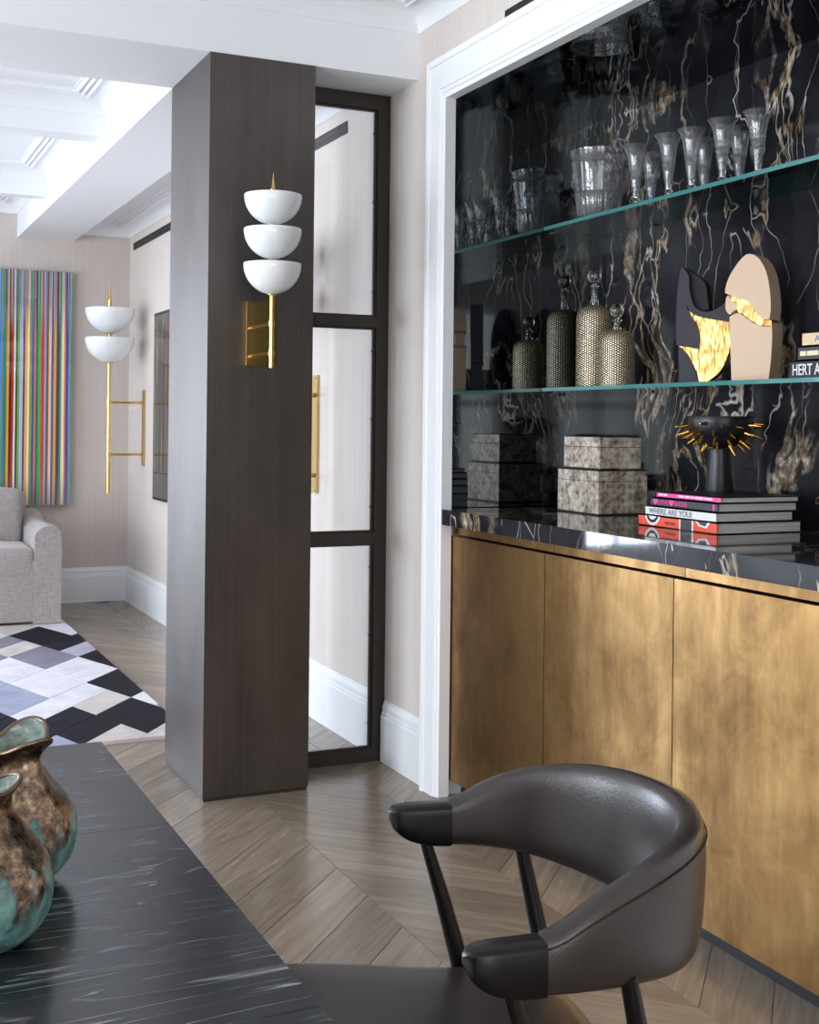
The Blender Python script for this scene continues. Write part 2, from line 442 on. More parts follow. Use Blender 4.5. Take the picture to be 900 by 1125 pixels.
# ------------------------------------------------------------------ baseboards
BB = [(0.0, 0.0), (0.0, 0.0)]
def baseboard(name, axis, c, a, b, h=0.225, sgn=-1):
    prof = [(0, 0), (0.019, 0), (0.019, h * 0.74), (0.016, h * 0.76), (0.016, h * 0.80), (0.012, h * 0.82), (0.013, h * 0.90), (0.007, h * 0.96), (0.005, h), (0, h)]
    bm = bmesh.new()
    def P(d, z, u): return (c + sgn * d, u, z) if axis == 'y' else (u, c + sgn * d, z)
    A = [bm.verts.new(P(d, z, a)) for d, z in prof]; B = [bm.verts.new(P(d, z, b)) for d, z in prof]
    for i in range(len(prof)): j = (i + 1) % len(prof); bm.faces.new((A[i], A[j], B[j], B[i]))
    bm.faces.new(A); bm.faces.new(B)
    tag(obj(name, bm, PAINT), kind='structure')
baseboard('baseboard_right', 'y', XR, 4.236, YF, 0.235)
baseboard('baseboard_right', 'y', XR, 3.806, 4.186, 0.222)
baseboard('baseboard_far', 'x', YF, XL, XR, 0.235)
baseboard('baseboard_left', 'y', XL, YB, YF, 0.235, 1)
baseboard('baseboard_right', 'y', XR, YB, 1.16, 0.222)

# ------------------------------------------------------------------ niche casing and shell
CY, CZ = 3.70, 2.318
prof = [(0.0, 1.872), (0.0, 1.834), (0.010, 1.831), (0.013, 1.826), (0.022, 1.826), (0.024, 1.821), (0.088, 1.821), (0.091, 1.815), (0.103, 1.812), (0.108, 1.816), (0.108, XR)]
prof[:] = [(d * 1.0, x) for d, x in prof]
bm = bmesh.new(); rows = []
for d, x in prof:
    dz = d * 1.27
    rows.append([bm.verts.new(p) for p in ((x, CY + d, 0), (x, CY + d, CZ + dz), (x, NY0 + 0.045 - d, CZ + dz), (x, NY0 + 0.045 - d, 0))])
for a, b in zip(rows, rows[1:]):
    for k in range(3): bm.faces.new((a[k], a[k + 1], b[k + 1], b[k]))
tag(obj('trim_6', bm, PAINT, smooth=True, autosm=30), kind='structure')
bm = box(1.86, 1.975, 3.722, NY1, 0, 0.903); box(1.86, 1.975, NY0, NY0 + 0.02, 0, .903, bm)
tag(obj('trim_7', bm, PAINT), kind='structure')
tag(obj('wall_niche_back', box(NX, NX + 0.03, NY0, NY1, 0, NZ + 0.02), MARBLE), kind='structure')
tag(obj('wall_niche_left', box(1.872, NX, NY1, NY1 + 0.02, 0.0, NZ + 0.02), MIRROR), kind='structure')
tag(obj('wall_niche_right', box(1.872, NX, NY0 - 0.02, NY0, 0.0, NZ + 0.02), MIRROR), kind='structure')
tag(obj('ceiling_niche', box(1.86, NX, NY0, NY1, NZ, NZ + 0.02), MIRROR_TOP), kind='structure')
# socket let into the mirrored side wall
t = empty('power_socket', (2.286, NY1 - 0.004, 1.033), 0, 'small black double power socket on the mirrored niche wall left of the shell boxes', 'socket')
obj('plate', box(-0.042, 0.042, -0.004, 0.002, -0.030, 0.030), BLACK, t, bevel=0.002)
for sx in (-0.02, 0.02):
    bm = box(sx - 0.013, sx + 0.013, -0.006, -0.003, -0.018, 0.018); obj('socket_insert', bm, FRAME, t)

# ------------------------------------------------------------------ bar cabinets and worktop
DX = 1.876; UW = 0.608
lab = ['bronzed brass cabinet at the far left end of the bar, next to the white casing', 'bronzed brass cabinet second from the left end of the bar, its door between two joints',
       'bronzed brass cabinet third from the left end, its door running out of the frame', 'bronzed brass cabinet at the near right end of the bar, beyond the third door']
for i in range(4):
    y1 = 3.714 - UW * i; y0 = y1 - UW
    t = empty('bar_cabinet', (DX, (y0 + y1) / 2, 0), 0, lab[i], 'cabinet', 'brass cabinets under the bar counter')
    hw = UW / 2
    obj('carcass', box(0.03, 0.58, -hw + 0.001, hw - 0.001, 0.09, 0.86), FRAME, t)
    obj('door', box(0.0, 0.022, -hw + 0.0018, hw - 0.0018, 0.056, 0.866), DOORM, t, bevel=0.0028)
    o = obj('rail', box(0.012, 0.05, -hw - 0.03 + 0.001, hw - 0.03 - 0.001 if i else hw - 0.002, 0.872, 0.903), DOORM, t)
    obj('toe_kick', box(0.05, 0.10, -hw, hw, 0.0, 0.055), BLACK, t)
bm = box(1.836, NX - 0.001, NY0 + 0.003, 3.718, 0.904, 0.955)
o = obj('worktop', bm, MARBLE_TOP, bevel=0.0015); tag(o, 'polished black marble bar counter with white and gold veins over the brass cabinets', 'worktop')
WT = 0.955
# glass shelves
for z, nm in ((1.925, 'upper clear glass shelf with green edge holding the crystal glassware'), (1.366, 'lower clear glass shelf with green edge holding bottles, sculptures and books')):
    t = empty('glass_shelf', (2.24, 2.5, z), 0, nm, 'shelf', 'glass shelves in the marble niche')
    x1 = NX - 0.002 - 2.24
    bm = box(0.0, x1, NY0 - 2.5 + 0.002, NY1 - 2.5 - 0.003, -0.012, 0.0)
    bmesh.ops.recalc_face_normals(bm, faces=bm.faces)
    for f in bm.faces:
        f.material_index = 1 if abs(f.normal.z) < 0.5 else 0
    obj('pane', bm, [SHELFG, EDGEG], t)
    for yy in (-0.9, 0.95):
        obj('pin', tube([(x1 - 0.014, yy, -0.015), (x1, yy, -0.015)], 0.0028, seg=8), STEEL, t)
    obj('pin', tube([(0.04, NY1 - 2.5 - 0.02, -0.016), (0.04, NY1 - 2.5 - 0.0005, -0.016)], 0.004, seg=8), STEEL, t)

# ------------------------------------------------------------------ column
t = empty('pillar', ((BX0 + BX1) / 2, 4.204, 0), 0, 'tall square pillar clad in dark bronze between the two rooms, carrying a three-bowl sconce', 'pillar')
hw = (BX1 - BX0) / 2; hd = (4.456 - 3.952) / 2
obj('cladding', box(-hw, hw, -hd, hd, 0.012, ZB - 0.0005), BRONZE, t, bevel=0.0015)
obj('base_strip', box(-hw + 0.003, hw - 0.003, -hd + 0.003, hd - 0.003, 0.0, 0.012), FRAME, t)
# ------------------------------------------------------------------ glazed partition
t = empty('glazed_screen', (1.65, 4.215, 0), 0, 'narrow steel-framed glass screen of three panes between pillar and right wall', 'glass screen')
x0, x1 = BX1 + 0.001 - 1.65, XR - 0.002 - 1.65
fy = 0.022
bm = box(x1 - 0.048, x1, -fy, fy, 0.0, 2.438); obj('stile', bm, FRAME, t, bevel=0.002)
bm = box(x0, x0 + 0.03, -fy, fy, 0.0, 2.438); obj('stile', bm, FRAME, t, bevel=0.002)
zs = [(0.0, 0.048), (0.797, 0.838), (1.587, 1.625), (2.385, 2.438)]
for a, b in zs: obj('rail', box(x0 + 0.03, x1 - 0.048, -fy, fy, a, b), FRAME, t, bevel=0.002)
for (a, b), (c, d) in zip(zs, zs[1:]):
    z0, z1 = b, c
    obj('pane', box(x0 + 0.03, x1 - 0.048, 0.002, 0.008, z0, z1), PANE, t)
    bm = box(x1 - 0.058, x1 - 0.048, -0.012, 0.0, z0, z1); box(x0 + 0.03, x0 + 0.04, -0.012, 0.0, z0, z1, bm)
    box(x0 + 0.04, x1 - 0.058, -0.012, 0.0, z0, z0 + 0.008, bm); box(x0 + 0.04, x1 - 0.058, -0.012, 0.0, z1 - 0.008, z1, bm)
    gb_ = obj('glazing_bead', bm, FRAME, t)
    for q in (0.12, 0.55, 0.88): obj('clip', box(x1 - 0.062, x1 - 0.056, -0.014, -0.004, z0 + (z1 - z0) * q, z0 + (z1 - z0) * q + 0.006), BLACK, gb_)

# ------------------------------------------------------------------ sconces
def bowl(bm, r, h, z0, th=0.004):
    p = []
    n = 12
    for i in range(n + 1):
        a = PI / 2 * i / n; p.append((max(0.0, r * math.sin(a)) if i else 0.0, z0 + h - h * math.cos(a)))
    q = [(r - th * 0.3, z0 + h + 0.002)] + [(max(0.0, (r - th) * math.sin(a)) if a > 0 else 0.0, z0 + h - (h - th) * math.cos(a)) for a in [PI / 2 * i / n for i in range(n, -1, -1)]]
    return lathe(p + q, 48, bm)
def sconce(loc, rz, label, bowls, r, stem_bot, spike, off, plate, bars, sr, rib_dx=0.0, plate_dx=0.0, group=None, pw=0.05, pt=0.012):
    """built in a frame where -y points out of the wall; loc is on the wall"""
    t = empty('wall_sconce', loc, rz, label, 'sconce', group)
    zb = bowls
    bp = obj('backplate', box(plate_dx - pw / 2, plate_dx + pw / 2, -pt, 0, plate[0], plate[1]), BRASS if pw > .08 else BRASS_DULL, t, bevel=0.001)
    if rib_dx is not None and pw > .08:
        obj('rib', box(-0.011, 0.011, -pt - 0.016, -pt, plate[0] + 0.001, plate[1] - 0.001), BRASS, t, bevel=0.002)
    for sz in (plate[0] + 0.013, plate[1] - 0.013):
        obj('screw', tube([(plate_dx + pw / 2 - 0.011, -pt - 0.002, sz), (plate_dx + pw / 2 - 0.011, -pt, sz)], 0.004, seg=10), BRASS, bp)
    for z in bars:
        am = obj('arm', tube([(0, -pt, z), (0, -off, z)], sr * 0.72), BRASS, t, smooth=True, autosm=50)
        obj('collar', tube([(0, -off, z - sr * 1.3), (0, -off, z + sr * 1.3)], sr * 1.35), BRASS, am, smooth=True, autosm=50)
    obj('stem', tube([(0, -off, stem_bot), (0, -off, zb[-1][0] + 0.004)], sr), BRASS, t, smooth=True, autosm=50)
    for i, (z0, z1) in enumerate(zb):
        bm = bowl(bmesh.new(), r, z1 - z0, z0)
        for v in bm.verts: v.co.y -= off
        o = obj('bowl_shade', bm, OPAL, t, smooth=True, autosm=60)
        nxt = zb[i - 1][0] if i else None
        if nxt: obj('spacer', tube([(0, -off, z0 + .004), (0, -off, nxt + 0.003)], sr * 0.85), BRASS, t, smooth=True, autosm=50)
        obj('cup', lathe([(0, z0 - 0.004), (sr * 1.9, z0 - 0.003), (sr * 2.1, z0 + 0.001), (0, z0 + 0.002)], 20), BRASS, t, smooth=True).location = (0, -off, 0)
    zt = zb[0][1]
    o = obj('spike', lathe([(0.0, zb[0][0] + .004), (sr * 1.0, zb[0][0] + 0.004), (sr * 1.0, zt + (spike - zt) * 0.25), (sr * 1.15, zt + (spike - zt) * 0.28), (sr * 0.8, zt + (spike - zt) * 0.34), (sr * 0.45, zt + (spike - zt) * 0.65), (0.0006, spike), (0, spike)], 20), BRASS, t, smooth=True, autosm=50)
    o.location = (0, -off, 0)
    return t
sconce((1.243, 3.952, 0), 0, 'polished brass sconce with three stacked white bowls on the bronze pillar', [(1.853, 1.944), (1.746, 1.838), (1.636, 1.730)], 0.0905,
       1.407, 2.018, 0.240, (1.422, 1.634), (1.545, 1.452), 0.0068, 0.0, 0.041, 'brass bowl sconces', 0.105)
for yy, lb in ((8.12, 'brass wall sconce with two white bowls near the far corner of the room'), (4.93, 'brass wall sconce seen through the glass screen, only its backplate showing')):
    sconce((XR, yy, 0), -PI / 2, lb, [(1.795, 1.955), (1.605, 1.765)], 0.157, 0.765, 2.155, 0.232, (0.94, 1.436), (1.352, 1.015), 0.0125, None, 0.0, 'brass bowl sconces', 0.055)

# ------------------------------------------------------------------ air vents
for (y0, y1, z0, z1, lb) in ((4.62, 8.49, 2.395, 2.438, 'long black slot vent high on the right wall of the far room'), (1.9, 3.332, 2.462, 2.497, 'black slot vent above the white casing of the bar niche')):
    t = empty('slot_vent', (XR, (y0 + y1) / 2, z0), 0, lb, 'vent', 'slot vents in the right wall')
    h = (y1 - y0) / 2; dz = z1 - z0
    obj('recess', box(-0.002, 0.0, -h, h, 0, dz), BLACK, t)
    bm = box(-0.004, 0.0, -h - 0.003, -h, 0, dz); box(-0.004, 0, h, h + 0.003, 0, dz, bm); box(-0.004, 0, -h, h, -0.003, 0, bm); box(-0.004, 0, -h, h, dz, dz + 0.003, bm)
    obj('vent_frame', bm, FRAME, t)
    obj('blade', box(-0.0035, -0.002, -h, h, dz * 0.45, dz * 0.55), FRAME, t)

# ------------------------------------------------------------------ striped picture and dark panel
seq = [(0, 8, (20, 120, 165)), (8, 14, (60, 140, 70)), (14, 24, (238, 150, 30)), (24, 34, (60, 40, 40)), (34, 44, (190, 30, 50)), (44, 52, (200, 230, 205)), (52, 60, (90, 30, 60)),
       (60, 70, (90, 180, 70)), (70, 84, (190, 180, 205)), (84, 92, (50, 60, 130)), (92, 104, (240, 170, 60)), (104, 112, (240, 235, 210)), (112, 122, (150, 150, 40)), (122, 132, (30, 90, 180)),
       (132, 140, (225, 120, 40)), (140, 150, (20, 110, 100)), (150, 162, (70, 170, 80)), (162, 176, (215, 35, 40)), (176, 184, (120, 170, 210)), (184, 196, (120, 80, 60)), (196, 208, (240, 190, 160)),
       (208, 218, (50, 90, 140)), (218, 230, (220, 150, 60)), (230, 244, (50, 35, 35)), (244, 252, (30, 130, 140)), (252, 258, (230, 220, 110)), (258, 266, (235, 225, 200)), (266, 274, (220, 100, 50)),
       (274, 284, (20, 50, 140)), (284, 292, (90, 140, 200)), (292, 300, (110, 140, 60))]
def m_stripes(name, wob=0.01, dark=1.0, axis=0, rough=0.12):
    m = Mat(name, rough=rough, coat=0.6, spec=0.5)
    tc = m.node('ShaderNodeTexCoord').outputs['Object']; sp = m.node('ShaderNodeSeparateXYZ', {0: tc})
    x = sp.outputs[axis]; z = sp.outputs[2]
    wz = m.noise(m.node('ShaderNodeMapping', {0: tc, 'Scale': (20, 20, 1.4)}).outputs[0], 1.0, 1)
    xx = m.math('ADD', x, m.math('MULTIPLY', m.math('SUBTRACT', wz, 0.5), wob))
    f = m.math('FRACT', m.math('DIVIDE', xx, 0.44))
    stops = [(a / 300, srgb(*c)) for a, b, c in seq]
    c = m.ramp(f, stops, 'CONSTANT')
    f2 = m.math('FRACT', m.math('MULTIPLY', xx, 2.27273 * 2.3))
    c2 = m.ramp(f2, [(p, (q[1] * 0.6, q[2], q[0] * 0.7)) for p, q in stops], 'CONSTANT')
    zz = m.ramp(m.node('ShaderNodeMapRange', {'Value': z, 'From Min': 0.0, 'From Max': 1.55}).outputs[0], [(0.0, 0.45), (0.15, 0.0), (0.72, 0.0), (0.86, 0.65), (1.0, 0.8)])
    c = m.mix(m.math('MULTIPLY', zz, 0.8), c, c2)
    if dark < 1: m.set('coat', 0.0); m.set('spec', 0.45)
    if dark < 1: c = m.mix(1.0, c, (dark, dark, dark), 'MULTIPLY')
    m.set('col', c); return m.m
t = empty('striped_picture', (1.02, 8.575, 0.668), 0, 'tall glossy picture of many bright vertical coloured stripes on the far wall', 'picture')
obj('panel', box(-0.88, 0.44, -0.025, 0.025, 0, 1.555), m_stripes('striped_resin', 0.006), t, bevel=0.002)
t = empty('dark_panel', (XR - 0.018, 7.13, 0.747), 0, 'glossy dark picture with faint coloured reflections painted on on the right wall behind the pillar', 'picture')
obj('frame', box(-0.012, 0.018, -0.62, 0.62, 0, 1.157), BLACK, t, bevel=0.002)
obj('picture_glass', box(-0.014, -0.012, -0.60, 0.605, 0.17, 1.14), m_stripes('dark_painted_reflections', 0.09, 0.22, 1, 0.05), t)  # coloured streaks are a reflection painted into the glass colour
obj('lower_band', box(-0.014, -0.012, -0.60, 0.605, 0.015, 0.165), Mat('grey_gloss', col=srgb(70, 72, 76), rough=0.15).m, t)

# ------------------------------------------------------------------ rug
def m_hide(c, nm):
    m = Mat(nm, rough=0.85, spec=0.1)
    n = m.noise(m.coord((1, 1, 1)), 7, 5, 0.65, 0.5)
    m.set('col', m.ramp(n, [(0.3, tuple(x * 0.82 for x in c)), (0.7, tuple(min(1, x * 1.1 + 0.004) for x in c))]))
    m.bump(m.noise(m.coord((260, 40, 1)), 1, 3), 0.3, 0.003); return m.m
HID = {'w': m_hide(srgb(222, 220, 226), 'white_hide'), 'c': m_hide(srgb(206, 196, 192), 'cream_hide'), 'l': m_hide(srgb(176, 174, 190), 'lilac_grey_hide'),
       'g': m_hide(srgb(134, 130, 144), 'grey_hide'), 'k': m_hide(srgb(36, 34, 42), 'black_hide'), 'n': m_hide(srgb(38, 40, 66), 'navy_hide'), 'b': m_hide(srgb(160, 164, 186), 'blue_grey_hide')}
RX0, RX1, RY0, RY1 = -1.3, 1.292, 4.79, 7.9
t = empty('patchwork_rug', (0, 6.3, 0), 0, 'patchwork hide rug of white, grey and black diamonds on the wooden floor', 'rug')
t.location = (0, 0, 0)
obj('backing', box(RX0, RX1, RY0, RY1, 0.0005, 0.009), HID['c'], t)
samples = [((470, 510 + 40), 'k', 0), ((330, 560), 'k', 0), ((590, 520), 'k', 0), ((670, 560), 'c', 0), ((660, 470), 'w', 0), ((200, 490), 'w', 0), ((90, 540), 'w', 0), ((455, 440), 'c', 0),
           ((500, 370), 'k', 0), ((590, 410), 'k', 0), ((280, 350), 'w', 0), ((370, 300), 'w', 0), ((200, 350), 'w', 0), ((60, 430), 'b', 0), ((20, 370), 'n', 0), ((40, 340), 'w', 0), ((120, 280), 'g', 0),
           ((40, 260), 'c', 0), ((380, 260), 'l', 0), ((260, 220), 'k', 0), ((150, 215), 'g', 0), ((240, 180), 'k', 0), ((60, 200), 'w', 0), ((300, 160), 'w', 0), ((470, 295), 'k', 0), ((30, 560), 'l', 0), ((330, 420), 'w', 0), ((50, 170), 'c', 0), ((5, 515), 'n', 0), ((340, 205), 'k', 0)]
def floor_at(px, py, z=0.012):
    a = (px - 450) / 1370.3; b = (py - 464.59) / 1370.3; cr, sr = math.cos(ROLL), math.sin(ROLL)
    u = a * cr - b * sr; v = a * sr + b * cr; d = (z - H) / -v
    return Vector((d * (math.sin(YAW) + u * math.cos(YAW)), d * (math.cos(YAW) - u * math.sin(YAW))))
SP = [(floor_at(p[0] / 3.913, 660 + p[1] / 3.913), c) for p, c, _ in samples]
e1, e2 = Vector((0.205, 0.275)), Vector((-0.125, 0.385)); O = Vector((1.213, 5.511))
def clip(poly, ax, lim, keep):
    out = []
    for i in range(len(poly)):
        a, b = poly[i], poly[(i + 1) % len(poly)]
        ia = (a[ax] - lim) * keep <= 0; ib = (b[ax] - lim) * keep <= 0
        if ia: out.append(a)
        if ia != ib: s_ = (lim - a[ax]) / (b[ax] - a[ax]); out.append(a + (b - a) * s_)
    return out
for i in range(-16, 12):
    for j in range(-10, 14):
        p = O + e1 * i + e2 * j
        quads = [[p, p + e1, p + e1 + e2, p + e2]]
        rr = random.Random(i * 100 + j)
        if rr.random() < 0.25: h = e2 * 0.5; quads = [[p, p + e1, p + e1 + h, p + h], [p + h, p + e1 + h, p + e1 + e2, p + e2]]
        for q in quads:
            cen = sum(q, Vector((0, 0))) / 4
            q = [cen + (a - cen) * 0.998 for a in q]
            for ax, lim, kp in ((0, RX0, -1), (0, RX1, 1), (1, RY0, -1), (1, RY1, 1)):
                if q: q = clip(q, ax, lim, kp)
            if len(q) < 3: continue
            area = abs(sum(q[k].x * q[(k + 1) % len(q)].y - q[(k + 1) % len(q)].x * q[k].y for k in range(len(q)))) / 2
            if area < 0.0008: continue
            cen = sum(q, Vector((0, 0))) / len(q)
            best = min(SP, key=lambda s: (s[0] - cen).length)
            col = best[1] if (best[0] - cen).length < 0.22 else rr.choice('wwclgkkb')
            bm = bmesh.new()
            A = [bm.verts.new((a.x, a.y, 0.008)) for a in q]; B = [bm.verts.new((a.x + (cen.x - a.x) * 0.02, a.y + (cen.y - a.y) * 0.02, 0.0155)) for a in q]
            bm.faces.new(B); bm.faces.new(A[::-1])
            for k in range(len(q)): bm.faces.new((A[k], A[(k + 1) % len(q)], B[(k + 1) % len(q)], B[k]))
            obj('patch', bm, HID[col], t)

# ------------------------------------------------------------------ upholstered armchair
def m_fabric(c, nm):
    m = Mat(nm, rough=0.9, spec=0.15, sheen=0.4)
    n1 = m.noise(m.coord((22, 22, 150)), 1, 4, 0.6); n2 = m.noise(m.coord((130, 130, 20)), 1, 3)
    f = m.math('ADD', m.math('MULTIPLY', n1, 0.6), m.math('MULTIPLY', n2, 0.4))
    m.set('col', m.ramp(f, [(0.33, tuple(x * 0.72 for x in c)), (0.65, tuple(min(1, x * 1.15) for x in c))])); m.bump(f, 0.4, 0.003); return m.m
FAB = m_fabric(srgb(168, 160, 156), 'grey_slub_fabric')
t = empty('upholstered_armchair', (0.68, 8.03, 0), 0, 'light grey upholstered armchair with rounded arms below the striped picture', 'armchair')
# local: x -0.58..0.58, y -0.365 (front)..0.40 (back)
def soft(name, x0, x1, y0, y1, z0, z1, r, parent, sub=2, puff=0.0):
    bm = box(x0, x1, y0, y1, z0, z1)
    bmesh.ops.bevel(bm, geom=bm.edges[:], offset=r, segments=5, profile=0.6, affect='EDGES')
    if puff:
        bmesh.ops.subdivide_edges(bm, edges=[e for e in bm.edges if e.calc_length() > 0.12], cuts=5, use_grid_fill=True)
        cx, cy, cz = (x0 + x1) / 2, (y0 + y1) / 2, (z0 + z1) / 2
        for v in bm.verts:
            a = 1 - min(1, abs(v.co.x - cx) / (x1 - x0) * 2) ** 2; c = 1 - min(1, abs(v.co.z - cz) / (z1 - z0) * 2) ** 2; b = 1 - min(1, abs(v.co.y - cy) / (y1 - y0) * 2) ** 2
            v.co.y += (v.co.y - cy) / (y1 - y0) * 2 * puff * a * c; v.co.z += (v.co.z - cz) / (z1 - z0) * 2 * puff * a * b
            v.co += Vector([noise.noise(v.co * 4 + Vector((q * 9, 0, 0))) for q in range(3)]) * 0.006
    return obj(name, bm, FAB, parent, smooth=True)
soft('base', -0.57, 0.57, -0.355, 0.42, 0.03, 0.30, 0.02, t)
soft('seat_cushion', -0.43, 0.43, -0.365, 0.20, 0.28, 0.475, 0.05, t, puff=0.01)
soft('front_panel', -0.43, 0.505, -0.362, -0.30, 0.03, 0.40, 0.015, t)
for s in (-1, 1):
    a, b = sorted((s * 0.42, s * 0.582))
    # arm: higher and rounded, sloping up to the back
    bm = bmesh.new(); rows = []
    for yy, zt in ((-0.372, 0.60), (-0.30, 0.612), (0.0, 0.60), (0.25, 0.62), (0.44, 0.66)):
        row = []; w2 = (b - a) / 2; cx = (a + b) / 2
        pts = [(-w2, 0.02), (-w2, zt - 0.07)] + [(-w2 * math.cos(q), zt - 0.07 + 0.07 * math.sin(q)) for q in [PI * k / 8 for k in range(1, 8)]] + [(w2, zt - 0.07), (w2, 0.02)]
        sh = 0.96 if yy == -0.372 else 1
        for px, pz in pts: row.append(bm.verts.new((cx + px * sh, yy + (0.0), pz if pz > 0.1 else pz)))
        rows.append(row)
    for r0, r1 in zip(rows, rows[1:]):
        for k in range(len(r0)): bm.faces.new((r0[k], r0[(k + 1) % len(r0)], r1[(k + 1) % len(r0)], r1[k]))
    bm.faces.new(rows[0][::-1]); bm.faces.new(rows[-1])
    obj('arm', bm, FAB, t, smooth=True, autosm=50, bevel=0)
# back frame, leaning
bm = box(-0.46, 0.47, 0.20, 0.40, 0.30, 0.78)
for v in bm.verts:
    if v.co.z > 0.6: v.co.y += 0.06; v.co.x *= 0.96
bmesh.ops.bevel(bm, geom=bm.edges[:], offset=0.05, segments=5, profile=0.6, affect='EDGES')
obj('backrest', bm, FAB, t, smooth=True)
bm_c = soft('back_cushion', -0.40, 0.405, 0.06, 0.22, 0.46, 0.80, 0.05, t, puff=0.02)

# ------------------------------------------------------------------ table
TX, TY = 0.377, 1.918
t = empty('dining_table', (-0.35, 0.9, 0), 0, 'black cerused oak dining table in the left foreground, two bronze vases on it', 'table')
ox, oy = -0.35, 0.9
yb = TY
for i, wdt in enumerate((0.42, 0.52, 0.52, 0.52)):
    obj('board', box(-1.07 - ox, TX - ox, yb - wdt + 0.0004 - oy, yb - 0.0004 - oy, 0.708, 0.75), TABLE, t, bevel=0.0012)
    yb -= wdt
obj('apron', box(-0.95 - ox, TX - 0.1 - ox, yb + 0.1 - oy, TY - 0.1 - oy, 0.63, 0.708), BLACKWOOD, t)
for sx in (-0.88, 0.18):
    for sy in (yb + 0.15, TY - 0.2):
        obj('leg', box(sx - ox, sx + 0.08 - ox, sy - oy, sy + 0.08 - oy, 0, 0.63), BLACKWOOD, t, bevel=0.004)

# ------------------------------------------------------------------ bronze vases
def m_patina():
    m = Mat('patinated_bronze')
    tc = m.node('ShaderNodeTexCoord').outputs['Object']; z = m.node('ShaderNodeSeparateXYZ', {0: tc}).outputs[2]
    n = m.noise(tc, 14, 6, 0.65, 0.6); n2 = m.noise(tc, 70, 5, 0.7); n3 = m.noise(tc, 30, 5, 0.6, 0.5)
    f = m.math('ADD', m.math('MULTIPLY', z, -7.0), m.math('ADD', m.math('MULTIPLY', n, 2.2), -0.16))
    pat = m.ramp(f, [(0.42, 0.0), (0.62, 1.0)])
    pat = m.math('MULTIPLY', pat, m.ramp(n3, [(0.38, 0.1), (0.55, 1.0)]))
    br = m.ramp(n2, [(0.36, srgb(72, 62, 54)), (0.5, srgb(128, 108, 90)), (0.66, srgb(200, 176, 150))])
    gr = m.ramp(n3, [(0.3, srgb(24, 52, 72)), (0.43, srgb(48, 104, 118)), (0.56, srgb(96, 146, 142)), (0.68, srgb(136, 176, 160)), (0.8, srgb(80, 118, 96))])
    m.set('col', m.mix(pat, br, gr)); m.set('metal', m.math('SUBTRACT', 1.0, m.math('MULTIPLY', pat, 0.85)))
    m.set('rough', m.ramp(n2, [(0.3, 0.22), (0.7, 0.42)])); m.bump(m.math('ADD', n2, m.math('MULTIPLY', n3, .5)), 0.35, 0.0015); return m.m
def m_inner():
    m = Mat('verdigris_lining', metal=0.3, rough=0.3); n = m.noise(m.coord(), 60, 6, 0.7)
    m.set('col', m.ramp(n, [(0.35, srgb(84, 98, 92)), (0.6, srgb(140, 154, 146)), (0.7, srgb(196, 202, 196))])); return m.m
PAT, INN = m_patina(), m_inner()
PATRIM = Mat('dark_bronze_rim', col=srgb(122, 106, 88), metal=1, rough=0.28).m
def vase(loc, label, R, Hh, phi, lobe, lift, n=3, lean=(0, 0), top_k=1.0):
    t = empty('bronze_vase', loc, 0, label, 'vase', 'bronze vases on the dining table')
    base = [(0, 0), (0.40, 0), (0.62, 0.03), (0.86, 0.13), (0.98, 0.27), (1.0, 0.38), (0.95, 0.50), (0.82, 0.62), (0.66, 0.73), (0.54, 0.82), (0.52, 0.88), (0.57, 0.94), (0.66, 0.98), (0.70, 1.0)]
    def cr(L, k):   # densify
        out = []
        for i in range(len(L) - 1):
            p0, p1, p2, p3 = [Vector(L[max(0, min(len(L) - 1, i + q))]) for q in (-1, 0, 1, 2)]
            for s_ in range(k):
                u = s_ / k; out.append(0.5 * ((2 * p1) + (-p0 + p2) * u + (2 * p0 - 5 * p1 + 4 * p2 - p3) * u * u + (-p0 + 3 * p1 - 3 * p2 + p3) * u ** 3))
        out.append(Vector(L[-1])); return [(max(0, v.x), v.y) for v in out]
    prof = cr(base, 4)
    def mod(th, r, z):
        h = z / Hh; wgt = max(0, (h - 0.45) / 0.55) ** 1.3
        c = math.cos(n * (th - phi)); pk = (0.5 + 0.5 * c) ** 1.5
        r2 = r * (1 + (top_k - 1) * min(1, wgt)) * (1 + wgt * lobe * (pk - 0.35)) * (1 + 0.03 * math.sin(2 * th + 1))
        return r2, z + wgt * lift * (pk - 0.4) * Hh
    def build(prof_):
        bm = lathe(prof_, 72, mod=mod)
        for v in bm.verts:
            h = max(0, v.co.z / Hh); v.co.x += lean[0] * h * h; v.co.y += lean[1] * h * h
            v.co += Vector((v.co.x, v.co.y, 0)).normalized() * (noise.noise(v.co * 30) * 0.0012) if (v.co.x or v.co.y) else Vector()
        return bm
    obj('body', build([(r * R, z * Hh) for r, z in prof]), PAT, t, smooth=True)
    top = prof[-1]
    ring = []
    for k in range(73):
        a = 2 * PI * k / 72; r_, z_ = mod(a, top[0] * R, top[1] * Hh); ring.append((r_ * math.cos(a) - 0.0012 * math.cos(a), r_ * math.sin(a) - 0.0012 * math.sin(a), z_ + 0.0006)); ring[-1] = (ring[-1][0] + lean[0] * (z_ / Hh) ** 2, ring[-1][1] + lean[1] * (z_ / Hh) ** 2, ring[-1][2])
    obj('rim', tube(ring, 0.0026, seg=8, cap=False), PATRIM, t, smooth=True)
    inner = [(top[0] * R, top[1] * Hh), (top[0] * R - 0.0018, top[1] * Hh + 0.0012)] + [(max(0.0, r * R - 0.0045), max(z * Hh, 0.006) + 0.0) for r, z in prof[::-1][1:]]
    obj('lining', build(inner), INN, t, smooth=True)
    return t
vase((0.178, 1.372, 0.75), 'rear bronze vase with green-blue patina and flared lip, behind the other vase', 0.066, 0.150, math.radians(57), 0.50, 0.10, lean=(-0.004, 0.0))
